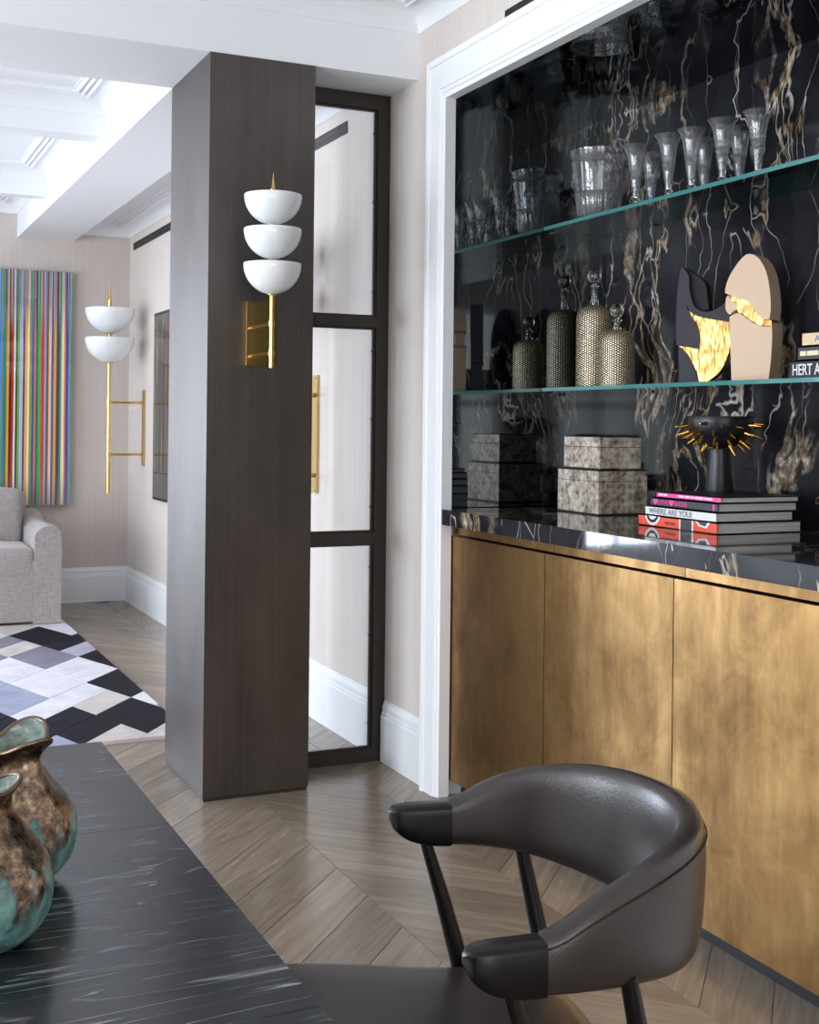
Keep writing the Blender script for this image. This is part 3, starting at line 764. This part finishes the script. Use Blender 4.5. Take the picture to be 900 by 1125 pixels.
vase((0.131, 1.219, 0.75), 'nearer bronze vase with green-blue patina at the left edge of the table', 0.065, 0.146, math.radians(19), 0.30, 0.05, top_k=0.78, lean=(-0.006, 0))

# ------------------------------------------------------------------ chair
AV = Vector((0.967, -0.253, 0)); BV = Vector((0.253, 0.967, 0))
t = empty('dining_chair', (0.766, 1.40, 0), math.atan2(-0.253, 0.967), 'dark brown leather tub dining chair with black wooden arms pulled up to the table', 'chair')
def lin(x, X, Y):
    for i in range(len(X) - 1):
        if x <= X[i + 1]:
            u = (x - X[i]) / (X[i + 1] - X[i]); u = max(0, min(1, u)); return Y[i] + (Y[i + 1] - Y[i]) * u
    return Y[-1]
TH = [0, 15, 30, 45, 60, 90]; ZTp = [0.683, 0.722, 0.742, 0.753, 0.758, 0.760]; ZBt = [0.624, 0.620, 0.613, 0.602, 0.594, 0.588]
def sm(x, X, Y):  # smoothed linear
    return sum(lin(max(0, min(90, x + d)), X, Y) for d in (-6, -3, 0, 3, 6)) / 5
RA, RB = 0.249, 0.243
def band_pt(thd, n, z):     # chair-local: x = back, y = far side
    a = math.radians(thd)
    N = Vector((math.sin(a) / RA, math.cos(a) / RB, 0)).normalized()
    return Vector((RA * math.sin(a), RB * math.cos(a), z)) + N * n
bm = bmesh.new(); rows = []; NS = 20
steps = [i * 3 for i in range(61)]
for thd in steps:
    q = thd if thd <= 90 else 180 - thd
    zt, zb = sm(q, TH, ZTp), sm(q, TH, ZBt); hz = (zt - zb) / 2; cz = (zt + zb) / 2
    hw = 0.0185 + 0.004 * math.sin(math.radians(q))
    row = []
    for k in range(NS):
        a = 2 * PI * k / NS; ca, sa = math.cos(a), math.sin(a)
        n = hw * math.copysign(abs(ca) ** 0.55, ca); zz = hz * math.copysign(abs(sa) ** 0.7, sa)
        lean = 0.004 * (zz / hz) * math.sin(math.radians(q)) * 1.0
        row.append(bm.verts.new(band_pt(thd, n + lean, cz + zz)))
    rows.append(row)
for r0, r1 in zip(rows, rows[1:]):
    for k in range(NS): bm.faces.new((r0[k], r0[(k + 1) % NS], r1[(k + 1) % NS], r1[k]))
bm.faces.new(rows[0][::-1]); bm.faces.new(rows[-1])
backr = obj('backrest', bm, LEATHER, t, smooth=True, autosm=60)
for zo in (0.020,):
    pts = []
    for thd in range(0, 181, 3):
        q = thd if thd <= 90 else 180 - thd
        zt = sm(q, TH, ZTp); dz = 0.012 + 0.010 * math.sin(math.radians(q))
        hw = 0.0185 + 0.004 * math.sin(math.radians(q)); pts.append(band_pt(thd, hw * 0.92 + 0.003 * math.sin(math.radians(q)), zt - dz))
    obj('seam', tube(pts, 0.0011, seg=6), BLACK, backr, smooth=True)
for sgn in (1, -1):
    # wooden arm end, flat on top, its underside rising to a rounded tip
    bm = bmesh.new(); rows = []
    L = 0.091
    for i in range(15):
        u = i / 14; x = 0.002 - L * u
        rd = math.sqrt(max(0, 1 - max(0, (u - 0.62) / 0.38) ** 2.2))
        hw = 0.0205 * (0.35 + 0.65 * rd) if i < 14 else 0.004
        zt = 0.6835 - 0.003 * u - (1 - rd) * 0.008; dep = 0.060 * (1 - 0.42 * u ** 2.2) * (0.30 + 0.70 * rd) if i < 14 else 0.010
        row = []
        for k in range(16):
            a = 2 * PI * k / 16; ca, sa = math.cos(a), math.sin(a)
            n = hw * math.copysign(abs(ca) ** 0.3, ca); zz = dep / 2 * math.copysign(abs(sa) ** 0.3, sa)
            row.append(bm.verts.new((x, sgn * (RB + 0.0 + 0.006 * u) + n, zt - dep / 2 + zz)))
        rows.append(row)
    for r0, r1 in zip(rows, rows[1:]):
        for k in range(16): bm.faces.new((r0[k], r0[(k + 1) % 16], r1[(k + 1) % 16], r1[k]))
    bm.faces.new(rows[0]); bm.faces.new(rows[-1])
    obj('arm', bm, BLACKWOOD, t, smooth=True, autosm=55)
    obj('arm_post', tube([(-0.036, sgn * 0.24, 0.635), (-0.008, sgn * 0.24, 0.545), (0.024, sgn * 0.238, 0.43)], [0.0085, 0.0115, 0.0145]), BLACKWOOD, t, smooth=True, autosm=50)
    obj('back_post', tube([(0.105, sgn * 0.228, 0.628), (0.128, sgn * 0.222, 0.52), (0.150, sgn * 0.205, 0.41)], [0.010, 0.0125, 0.0145]), BLACKWOOD, t, smooth=True, autosm=50)
    obj('leg', tube([(-0.20, sgn * 0.20, 0.40), (-0.235, sgn * 0.235, 0.0)], [0.017, 0.011]), BLACKWOOD, t, smooth=True, autosm=50)
    obj('leg', tube([(0.13, sgn * 0.19, 0.40), (0.21, sgn * 0.23, 0.0)], [0.017, 0.011]), BLACKWOOD, t, smooth=True, autosm=50)
# seat
seat = smooth_poly([(-0.33, -0.20), (-0.31, -0.262), (-0.22, -0.280), (-0.05, -0.262), (0.06, -0.225), (0.135, -0.13), (0.155, 0.0), (0.135, 0.13), (0.06, 0.20), (-0.05, 0.226), (-0.22, 0.262), (-0.31, 0.25), (-0.33, 0.20), (-0.338, 0)], 4)
seat = [(x, y) for x, y in seat]
bm = bmesh.new(); rows = []
for ins, z in ((0.02, 0.405), (0.004, 0.41), (0.0, 0.425), (0.002, 0.445), (0.010, 0.457), (0.03, 0.463), (0.10, 0.467), (0.18, 0.467)):
    c0 = Vector((-0.09, 0)); row = []
    for x, y in seat:
        v = Vector((x, y)) - c0; v *= max(0.02, (v.length - ins) / v.length); row.append(bm.verts.new((c0.x + v.x, c0.y + v.y, z)))
    rows.append(row)
for r0, r1 in zip(rows, rows[1:]):
    for k in range(len(r0)): bm.faces.new((r0[k], r0[(k + 1) % len(r0)], r1[(k + 1) % len(r0)], r1[k]))
bm.faces.new(rows[0][::-1]); bm.faces.new(rows[-1])
obj('seat', bm, LEATHER, t, smooth=True)
bm = tube([(-0.2, -0.20, 0.392), (-0.2, 0.20, 0.392)], 0.013); tube([(0.13, -0.19, 0.392), (0.13, 0.19, 0.392)], 0.013, bm); tube([(-0.2, 0, 0.392), (0.13, 0, 0.392)], 0.013, bm)
obj('seat_frame', bm, BLACKWOOD, t, smooth=True)

# ------------------------------------------------------------------ shell boxes on the counter
def m_shell():
    m = Mat('shell_mosaic', rough=0.22, spec=0.6, coat=0.3)
    v = m.coord(); vo = m.node('ShaderNodeTexVoronoi', {'Vector': v, 'Scale': 48.0, 'Randomness': 0.6})
    n = m.noise(v, 60, 5, 0.7, 1.0); n2 = m.noise(v, 25, 3)
    f = m.math('ADD', m.math('MULTIPLY', n, 0.5), m.math('MULTIPLY', n2, 0.5)); f = m.math('SUBTRACT', f, m.math('MULTIPLY', m.math('SUBTRACT', 0.55, m.math('MULTIPLY', vo.outputs['Distance'], 1.1)), 0.16))
    m.set('col', m.ramp(f, [(0.32, srgb(84, 68, 56)), (0.42, srgb(138, 122, 106)), (0.52, srgb(182, 170, 156)), (0.62, srgb(214, 206, 196))]))
    m.bump(m.math('ADD', vo.outputs['Distance'], n), 0.25, 0.002); return m.m
SHELL = m_shell()
TRIMG = Mat('dark_box_edge', col=srgb(40, 44, 46), rough=0.3, metal=0.5).m
def shell_box(x0, y0, w_, d_, z0, h, lid, label):
    t = empty('shell_box', (x0 + w_ / 2, y0 + d_ / 2, z0), 0, label, 'box', 'shell covered boxes on the counter')
    a, b = w_ / 2, d_ / 2
    obj('base', box(-a - 0.001, a + 0.001, -b - 0.001, b + 0.001, 0, 0.005), [TRIMG], t)
    obj('body', box(-a, a, -b, b, 0.005, h - lid - 0.0008), SHELL, t, bevel=0.001)
    obj('lid', box(-a, a, -b, b, h - lid + 0.0008, h), SHELL, t, bevel=0.001)
    obj('brass_strip', box(-a + 0.07, a, -b - 0.0018, -b - 0.0008, 0.001, 0.005), BRASS, t)
    obj('lid_edge', box(-a - 0.0012, a + 0.0012, -b - 0.0012, b + 0.0012, h, h + 0.003), TRIMG, t)
shell_box(2.187, 3.303, 0.185, 0.240, WT, 0.139, 0.033, 'larger shell-covered box at the bottom of the stack of two on the counter')
shell_box(2.198, 3.312, 0.155, 0.212, WT + 0.1425, 0.103, 0.031, 'smaller shell-covered box on top of the larger one on the counter')

# ------------------------------------------------------------------ books
PAGE = None
def m_pages():
    m = Mat('book_pages', rough=0.8, spec=0.2); n = m.noise(m.coord((2, 2, 900)), 1, 2)
    m.set('col', m.ramp(n, [(0.35, srgb(200, 197, 192)), (0.65, srgb(242, 240, 236))])); return m.m
PAGE = m_pages()
def spine_text(s, size, y, z, mat, parent, sx=1.0, name='spine_title', x=-0.0009, bold=0.0, height=None, length=None):
    cu = bpy.data.curves.new('title', 'FONT'); cu.body = s; cu.size = size; cu.extrude = 0.0002; cu.offset = bold
    cu.align_x = 'LEFT'; cu.align_y = 'CENTER'
    tmp = bpy.data.objects.new('tmp', cu); C.objects.link(tmp)
    dg = bpy.context.evaluated_depsgraph_get(); me = bpy.data.meshes.new_from_object(tmp.evaluated_get(dg))
    bpy.data.objects.remove(tmp)
    xs = [v.co.x for v in me.vertices]; ys_ = [v.co.y for v in me.vertices]
    fx = (length / (max(xs) - min(xs))) if length else sx; fyy = (height / (max(ys_) - min(ys_))) if height else 1
    for v in me.vertices:
        v.co = Vector((x - v.co.z - 0.0, y - (v.co.x - min(xs)) * fx, z + (v.co.y - (max(ys_) + min(ys_)) / 2) * fyy))
    me.materials.clear(); me.materials.append(mat)
    o = link(bpy.data.objects.new(name, me)); o.parent = parent; return o
def flat(c, nm, rough=0.4): return Mat(nm, col=srgb(*c), rough=rough, spec=0.4).m
def book(xs, y0, y1, z0, th, depth, cover, label, grp, spine=None):
    """spine faces -x; occupies x xs..xs+depth, y y0..y1"""
    t = empty('book', (xs, (y0 + y1) / 2, z0), 0, label, 'book', grp)
    hl = (y1 - y0) / 2; ct = 0.0028
    obj('pages', box(0.006, depth - 0.005, -hl + 0.004, hl - 0.004, ct, th - ct), PAGE, t)
    bm = box(0, depth, -hl, hl, 0, ct); box(0, depth, -hl, hl, th - ct, th, bm)
    obj('cover', bm, cover, t, bevel=0.0005)
    return obj('spine', box(0, 0.004, -hl, hl, 0, th), spine or cover, t, bevel=0.0018), hl
RED, WHT, CHAR, PNK, BLK = flat((238, 92, 66), 'coral_red_cover'), flat((226, 226, 226), 'white_cover'), flat((66, 68, 76), 'charcoal_cover'), flat((232, 84, 158), 'pink_cover'), flat((26, 26, 30), 'black_cover')
PKT, CRM, GRYT = flat((246, 80, 160), 'pink_print'), flat((236, 220, 180), 'cream_print'), flat((130, 130, 132), 'grey_print')
gb = 'art books stacked on the counter'
z = WT
b, hl = book(2.108, 2.626, 2.974, z, 0.031, 0.290, BLK, 'bottom book of the counter stack, with a coral red spine', gb, RED)
# ring, dark band and small print on the red spine (flat print)
def disc(y, zc, r0, r1, a0, a1, x, mat, name, par, zlo=None, zhi=None, seg=24):
    bm = bmesh.new(); P = []
    for k in range(seg + 1):
        a = a0 + (a1 - a0) * k / seg; P.append([bm.verts.new((x, y - r * math.cos(a), min(zhi, max(zlo, zc + r * math.sin(a))))) for r in (r0, r1)])
    for p, q in zip(P, P[1:]): bm.faces.new((p[0], p[1], q[1], q[0]))
    for f in bm.faces[:]:
        pass
    return obj(name, bm, mat, par)
disc(hl - 0.066, 0.040, 0.001, 0.037, PI, 2 * PI, -0.0004, WHT, 'ring_print', b, 0.0015, 0.0295)
disc(hl - 0.066, 0.040, 0.021, 0.029, PI, 2 * PI, -0.0007, BLK, 'ring_print', b, 0.0015, 0.0295)
obj('band_print', box(-0.0005, 0.001, hl - 0.250, hl - 0.188, 0.0012, 0.0298), WHT, b)
obj('band_print', box(-0.0009, 0.001, hl - 0.243, hl - 0.195, 0.0012, 0.0298), CHAR, b)
bm = bmesh.new(); vs = [bm.verts.new((-0.0006, hl - q[0], q[1])) for q in ((0.258, 0.0295), (0.275, 0.017), (0.307, 0.013), (0.322, 0.0295))]; bm.faces.new(vs); obj('corner_print', bm, WHT, b)
bm = bmesh.new(); vs = [bm.verts.new((-0.0010, hl - q[0], q[1])) for q in ((0.268, 0.0295), (0.280, 0.021), (0.302, 0.018), (0.310, 0.0295))]; bm.faces.new(vs); obj('corner_print', bm, CHAR, b)
spine_text('WOMEN', 0.012, hl - 0.125, 0.014, CHAR, b, length=0.045, height=0.008)
z += 0.031
b, hl = book(2.110, 2.632, 2.945, z, 0.0265, 0.265, BLK, 'white-spined book reading WHERE ARE YOU?, second from the bottom of the counter stack', gb, WHT)
spine_text('WHERE ARE YOU?', 0.02, hl - 0.018, 0.0135, GRYT, b, length=0.195, height=0.016, bold=0.0003)
z += 0.0265
b, hl = book(2.114, 2.630, 2.925, z, 0.0245, 0.272, BLK, 'charcoal book with pink LOVE SHOES lettering, third from the bottom of the counter stack', gb, CHAR)
spine_text('\u2665LOVE\u2665SHOES', 0.02, hl - 0.012, 0.0125, PKT, b, length=0.155, height=0.017, bold=0.0001)
obj('pink_print', box(-0.0006, 0.001, -hl + 0.014, -hl + 0.020, 0.004, 0.021), PKT, b)
z += 0.0245
b, hl = book(2.118, 2.622, 2.902, z, 0.017, 0.268, BLK, 'thin book with a bright pink spine, topmost of the counter stack', gb, PNK)
for q0, q1 in ((0.010, 0.026), (0.030, 0.048), (0.098, 0.122), (0.126, 0.150), (0.154, 0.166), (0.170, 0.206), (0.210, 0.246)):
    obj('small_print', box(-0.0006, 0.001, hl - q1, hl - q0, 0.0065, 0.0115), WHT, b)
z += 0.017
BT = z
gb2 = 'books lying on the lower shelf'
b, hl = book(2.275, 2.20, 2.545, 1.366, 0.046, 0.21, BLK, 'black book with white block letters, bottom of the three on the lower shelf', gb2)
spine_text('HERT AL', 0.03, hl - 0.012, 0.023, WHT, b, length=0.115, height=0.029, bold=0.0004)
b, hl = book(2.28, 2.21, 2.52, 1.4125, 0.036, 0.20, BLK, 'dark book with cream lettering, middle of the three on the lower shelf', gb2, flat((66, 60, 70), 'plum_cover'))
obj('title_print', box(-0.0008, 0.001, hl - 0.030, hl - 0.008, 0.012, 0.024), CRM, b); obj('title_print', box(-0.0008, 0.001, hl - 0.075, hl - 0.033, 0.012, 0.024), CRM, b)
b, hl = book(2.283, 2.215, 2.508, 1.449, 0.036, 0.20, flat((226, 200, 164), 'tan_cover'), 'tan book, topmost of the three on the lower shelf', gb2)
spine_text('A', 0.02, hl - 0.046, 0.019, flat((80, 110, 170), 'blue_print'), b, length=0.018, height=0.016)

# ------------------------------------------------------------------ spiked bowl on the books
CERAM = Mat('black_ceramic', col=srgb(34, 34, 38), rough=0.34, metal=0.2).m
t = empty('spiked_bowl', (2.268, 2.815, BT), 0, 'black footed bowl with gold spikes standing on the counter book stack', 'bowl')
zc = 1.268 - BT
obj('foot', lathe([(0, 0), (0.040, 0), (0.041, 0.004), (0.031, 0.115), (0.0315, 0.122), (0.026, 0.124), (0, 0.124)], 40), CERAM, t, smooth=True, autosm=45)
BR, BH = 0.094, 0.090
pr = [(0, zc - BH)] + [(BR * math.sin(a), zc - 0.018 - (BH - 0.018) * math.cos(a)) for a in [PI / 2 * i / 12 for i in range(2, 13)]] + [(BR * 1.01, zc - 0.004), (BR * 0.99, zc), (BR * 0.95, zc - 0.002)] + [(BR * 0.93 * math.sin(a), zc - 0.010 - (BH - 0.030) * math.cos(a)) for a in [PI / 2 * i / 8 for i in range(8, -1, -1)]]
obj('bowl', lathe(pr, 48), CERAM, t, smooth=True, autosm=45)
rr = random.Random(3)
SPIKE = Mat('gold_spike', col=srgb(214, 160, 74), metal=1, rough=0.25).m
for ring, (el, n_, ph) in enumerate(((6, 14, 0.1), (24, 12, 0.35), (44, 10, 0.0), (62, 7, 0.3))):
    for k in range(n_):
        a = 2 * PI * (k + ph) / n_ + rr.uniform(-0.08, 0.08); e = math.radians(el + rr.uniform(-4, 4))
        p = Vector((BR * math.cos(e) * math.cos(a), BR * math.cos(e) * math.sin(a), zc - 0.018 - (BH - 0.018) * math.sin(e)))
        d = Vector((math.cos(e * 0.8) * math.cos(a), math.cos(e * 0.8) * math.sin(a), -math.sin(e * 0.8)))
        L = rr.uniform(0.024, 0.038)
        obj('spike', tube([p - d * 0.004, p + d * L], [0.0066, 0.0008], seg=10), SPIKE, t, smooth=True, autosm=60)

# ------------------------------------------------------------------ beaded bottles
def m_beads():
    m = Mat('gold_bead_wrap', metal=0.9)
    uv = m.node('ShaderNodeAttribute', attribute_name='wrap').outputs['Vector']
    sp = m.node('ShaderNodeSeparateXYZ', {0: uv}); u = sp.outputs[0]; v = sp.outputs[1]
    colm = m.math('FLOOR', u); sh = m.math('MULTIPLY', m.math('MODULO', colm, 2.0), 0.5)
    fu = m.math('SUBTRACT', m.math('FRACT', u), 0.5); fv = m.math('SUBTRACT', m.math('FRACT', m.math('ADD', v, sh)), 0.5)
    r2 = m.math('ADD', m.math('MULTIPLY', fu, fu), m.math('MULTIPLY', fv, fv))
    h = m.math('SQRT', m.math('MAXIMUM', m.math('SUBTRACT', 0.25, r2), 0.0))
    m.set('col', m.ramp(h, [(0.0, srgb(104, 86, 58)), (0.2, srgb(200, 178, 134)), (0.5, srgb(248, 240, 222))]))
    m.set('rough', 0.22); m.bump(h, 1.0, 0.0045); return m.m
BEAD = m_beads()
def bottle(x, y, R, hb, hs, label):
    """hb: height of the wrapped body, hs: overall height"""
    t = empty('beaded_bottle', (x, y, 1.366), 0, label, 'bottle', 'beaded bottles on the lower shelf')
    sh = R * 0.80; nR = 0.0125
    pr = [(R * 0.96, 0.0), (R, 0.006), (R, hb - sh)] + [(nR + (R - nR) * math.cos(a) ** 0.9, hb - sh + sh * math.sin(a)) for a in [PI / 2 * i / 9 for i in range(1, 9)]] + [(nR, hb)]
    dn = []
    for (r0, z0), (r1, z1) in zip(pr, pr[1:]):
        n_ = max(1, int(math.hypot(r1 - r0, z1 - z0) / 0.004))
        dn += [(r0 + (r1 - r0) * k / n_, z0 + (z1 - z0) * k / n_) for k in range(n_)]
    dn.append(pr[-1])
    seg = 56; bm = bmesh.new(); lay = bm.verts.layers.float_vector.new('wrap'); s_ = 0; rows = []
    for i, (r, z) in enumerate(dn):
        if i: s_ += math.hypot(r - dn[i - 1][0], z - dn[i - 1][1])
        row = []
        for k in range(seg + 1):
            a = 2 * PI * k / seg; v = bm.verts.new((r * math.cos(a), r * math.sin(a), z)); v[lay] = (k / seg * 44, s_ / 0.0078, 0); row.append(v)
        rows.append(row)
    for r0, r1 in zip(rows, rows[1:]):
        for k in range(seg): bm.faces.new((r0[k], r0[k + 1], r1[k + 1], r1[k]))
    o = obj('beaded_body', bm, BEAD, t, smooth=True)
    obj('base', lathe([(0, 0), (R * 0.97, 0), (R * 1.0, 0.003), (R * 0.97, 0.005), (0, 0.005)], 32), BRASS, t)
    zt = hs - 0.042 * (R / 0.06) - 0.012
    nk = [(nR * 1.05, hb - 0.006), (nR * 1.25, hb + 0.002), (nR * 0.92, hb + (zt - hb) * 0.35), (nR * 0.85, zt - 0.010), (nR * 1.05, zt - 0.006), (nR * 1.45, zt - 0.002), (nR * 1.4, zt), (nR * 0.7, zt), (nR * 0.62, hb)]
    obj('neck', lathe(nk, 24), CLEAR, t, smooth=True, autosm=50)
    rb = (hs - zt - 0.008) / 2
    st = [(0, zt - 0.012), (nR * 0.6, zt - 0.010), (nR * 0.62, zt + 0.002), (nR * 0.5, zt + 0.008)] + [(rb * math.sin(a), hs - rb - rb * math.cos(a)) for a in [PI * i / 12 for i in range(2, 12)]] + [(0, hs)]
    obj('stopper', lathe(st, 24), CLEAR, t, smooth=True, autosm=50)
bottle(2.39, 3.647, 0.062, 0.288, 0.412, 'tall gold-beaded bottle with a clear ball stopper on the lower shelf')
bottle(2.355, 3.457, 0.059, 0.190, 0.276, 'short gold-beaded bottle with a clear ball stopper beside the taller one')

# ------------------------------------------------------------------ abstract sculptures
GOLDP = Mat('hammered_gold', col=srgb(190, 150, 88), metal=1, rough=0.3)
GOLDP.bump(GOLDP.noise(GOLDP.coord((1, 1, 0.35)), 34, 2), 1.0, 0.012); GOLDP = GOLDP.m
CREAMM = Mat('cream_stoneware', col=srgb(220, 190, 160), rough=0.6); CREAMM.bump(CREAMM.noise(CREAMM.coord(), 300, 3), 0.1, 0.001); CREAMM = CREAMM.m
CHARM = Mat('charcoal_stoneware', col=srgb(58, 56, 64), rough=0.75); CHARM.bump(CHARM.noise(CHARM.coord(), 260, 3), 0.2, 0.001); CHARM = CHARM.m
CHARD = Mat('dark_stoneware', col=srgb(34, 30, 32), rough=0.8).m
def slab(name, pts, y0, y1, mat, par, sharp=(), n=3, bev=0.002):
    bm = prism(smooth_poly(pts, n, sharp) if n > 1 else pts, y0, y1)
    return obj(name, bm, mat, par, bevel=bev)
# local frame: x to the viewer's right, y away from the viewer, built in crop pixels * k
def conv(L, x0, k, zb=955): return [((x - x0) * k[0], max(0.0, (zb - y) * k[1])) for x, y in L]
rz = math.radians(-70)
k = (0.000455, 0.000412)
t = empty('cream_sculpture', (2.385, 2.815, 1.366), rz, 'rounded cream ceramic sculpture split by a gold band on the lower shelf', 'sculpture')
lower = conv([(480, 955), (735, 955), (752, 800), (758, 640), (752, 552), (742, 578), (685, 574), (622, 545), (570, 504), (520, 474), (462, 497), (466, 650), (476, 850)], 600, k)
upper = conv([(432, 330), (436, 285), (470, 200), (540, 105), (595, 72), (660, 105), (715, 200), (742, 330), (750, 450), (742, 532), (700, 526), (655, 486), (618, 428), (580, 392), (530, 372), (478, 352)], 600, k)
gold = conv([(440, 345), (480, 354), (530, 374), (580, 394), (618, 430), (655, 488), (700, 530), (744, 536), (748, 570), (685, 572), (622, 543), (570, 502), (520, 472), (506, 440), (505, 405), (470, 385)], 600, k)
wing = conv([(425, 365), (442, 348), (470, 388), (506, 410), (510, 440), (470, 462), (452, 480), (422, 440)], 600, k)
slab('lower_body', lower, -0.028, 0.030, CREAMM, t, (0, 1, 4, 10)); slab('upper_cap', upper, -0.031, 0.028, CREAMM, t, (0, 9)); slab('gold_band', gold, -0.022, 0.020, GOLDP, t, (0, 7, 8)); slab('side_piece', wing, -0.020, 0.02, CREAMM, t)
k = (0.00047, 0.00046)
t = empty('charcoal_sculpture', (2.375, 3.01, 1.366), math.radians(-60), 'jagged charcoal ceramic sculpture with a gold hollow on the lower shelf', 'sculpture')
horn = conv([(122, 205), (140, 192), (180, 250), (186, 340), (222, 455), (300, 492), (380, 470), (432, 430), (455, 442), (456, 562), (390, 548), (300, 532), (212, 502), (168, 440), (140, 340)], 290, k)
back = conv([(118, 215), (165, 450), (212, 540), (245, 605), (256, 680), (246, 730), (182, 716), (100, 700), (94, 520), (102, 350)], 290, k)
blade = conv([(140, 192), (270, 290), (292, 380), (306, 474), (260, 476), (215, 450), (186, 350), (178, 260)], 290, k)
gld = conv([(168, 472), (212, 502), (300, 532), (456, 562), (458, 650), (450, 730), (420, 820), (385, 880), (330, 925), (285, 955), (250, 955), (230, 880), (190, 790), (150, 738), (112, 706), (182, 716), (246, 730), (256, 680), (245, 605), (205, 530)], 290, k)
foot = conv([(112, 708), (150, 738), (190, 790), (230, 880), (250, 955), (125, 955), (116, 850)], 290, k)
slab('horn', horn, -0.026, 0.022, CHARM, t, (0, 1, 8, 9)); slab('back_piece', back, -0.022, 0.026, CHARM, t, (0, 5, 7)); slab('blade', blade, -0.012, 0.024, CHARD, t, (0, 3)); slab('gold_hollow', gld, -0.018, 0.014, GOLDP, t, (3, 9, 10, 14, 16)); slab('foot', foot, -0.022, 0.024, CHARM, t, (0, 4, 5))
obj('stand', box(-0.03, 0.06, -0.012, 0.02, 0, 0.012), CHARD, t)

# ------------------------------------------------------------------ crystal glasses on the upper shelf
def flute_mesh(h=0.205, R=0.044):
    bm = bmesh.new()
    out = [(0, 0), (0.027, 0), (0.028, 0.002), (0.014, 0.006), (0.006, 0.010), (0.008, 0.014), (0.013, 0.019), (0.007, 0.024), (0.009, 0.028), (0.014, 0.034), (0.009, 0.040), (0.011, 0.052), (0.0155, 0.085), (0.0195, 0.112), (0.0225, 0.115), (0.0205, 0.119), (0.0225, 0.142), (0.027, 0.168), (0.034, 0.190), (R, h)]
    inn = [(R - 0.0014, h), (0.0325, 0.190), (0.0255, 0.168), (0.0208, 0.142), (0.0185, 0.119), (0.0135, 0.085), (0.0085, 0.058), (0, 0.050)]
    def mod(a, r, z):
        if 0.04 < z < 0.19: return r * (1 + 0.05 * (abs(math.sin(5 * a)) - 0.5)), z
        return r, z
    return lathe(out + inn, 60, bm, mod)
fl0 = None
pos = [(695, 2.315, 'leftmost crystal flute on the upper shelf, next to the ice bucket'), (712, 2.43, 'crystal flute second from the ice bucket, at the back'), (731, 2.32, 'crystal flute third from the ice bucket, at the front'),
       (756, 2.335, 'crystal flute fourth from the ice bucket, at the front'), (770, 2.45, 'crystal flute in the back row between the fourth and sixth'), (790, 2.34, 'crystal flute third from the right end, at the front'),
       (809, 2.445, 'crystal flute second from the right end, in the back row'), (829, 2.365, 'crystal flute at the right end of the upper shelf')]
def ratio(px):
    u = (px - 450) / 1370.3 + 0.0005
    return (math.sin(YAW) + u * math.cos(YAW)) / (math.cos(YAW) - u * math.sin(YAW))
fm = flute_mesh()
for px, x, lb in pos:
    if fl0 is None:
        fl0 = obj('crystal_flute', fm, CRYSTAL, None, smooth=True, autosm=40); o = fl0
    else: o = link(fl0.copy())
    o.location = (x, x / ratio(px), 1.925); tag(o, lb, 'glass', 'crystal flutes on the upper shelf')
t = empty('ice_bucket', (2.335, 3.545, 1.925), 0, 'large cut crystal ice bucket at the left end of the upper shelf', 'bucket')
out = [(0, 0), (0.064, 0), (0.068, 0.004), (0.075, 0.06), (0.082, 0.085), (0.084, 0.09), (0.080, 0.094), (0.094, 0.185), (0.096, 0.19), (0.094, 0.194), (0.101, 0.232)]
inn = [(0.0975, 0.232), (0.090, 0.19), (0.076, 0.094), (0.070, 0.06), (0.063, 0.012), (0, 0.012)]
def bmod(a, r, z):
    if z < 0.085 and r > 0.05: return r * (1 + 0.05 * (abs(math.sin(10 * a)) - 0.5)), z
    if 0.1 < z < 0.184: return r * (1 + 0.018 * math.sin(12 * a + 40 * z)), z
    return r, z
obj('vessel', lathe(out + inn, 120, mod=bmod), CRYSTAL, t, smooth=True, autosm=40)
# raised cut ornament
for k in range(10):
    a = 2 * PI * k / 10; r = 0.0895
    obj('cut_medallion', tube([(r * math.cos(a + 0.16 * math.cos(q)), r * math.sin(a + 0.16 * math.cos(q)), 0.140 + 0.026 * math.sin(q)) for q in [2 * PI * j / 16 for j in range(17)]], 0.0016, seg=6), CRYSTAL, t, smooth=True)
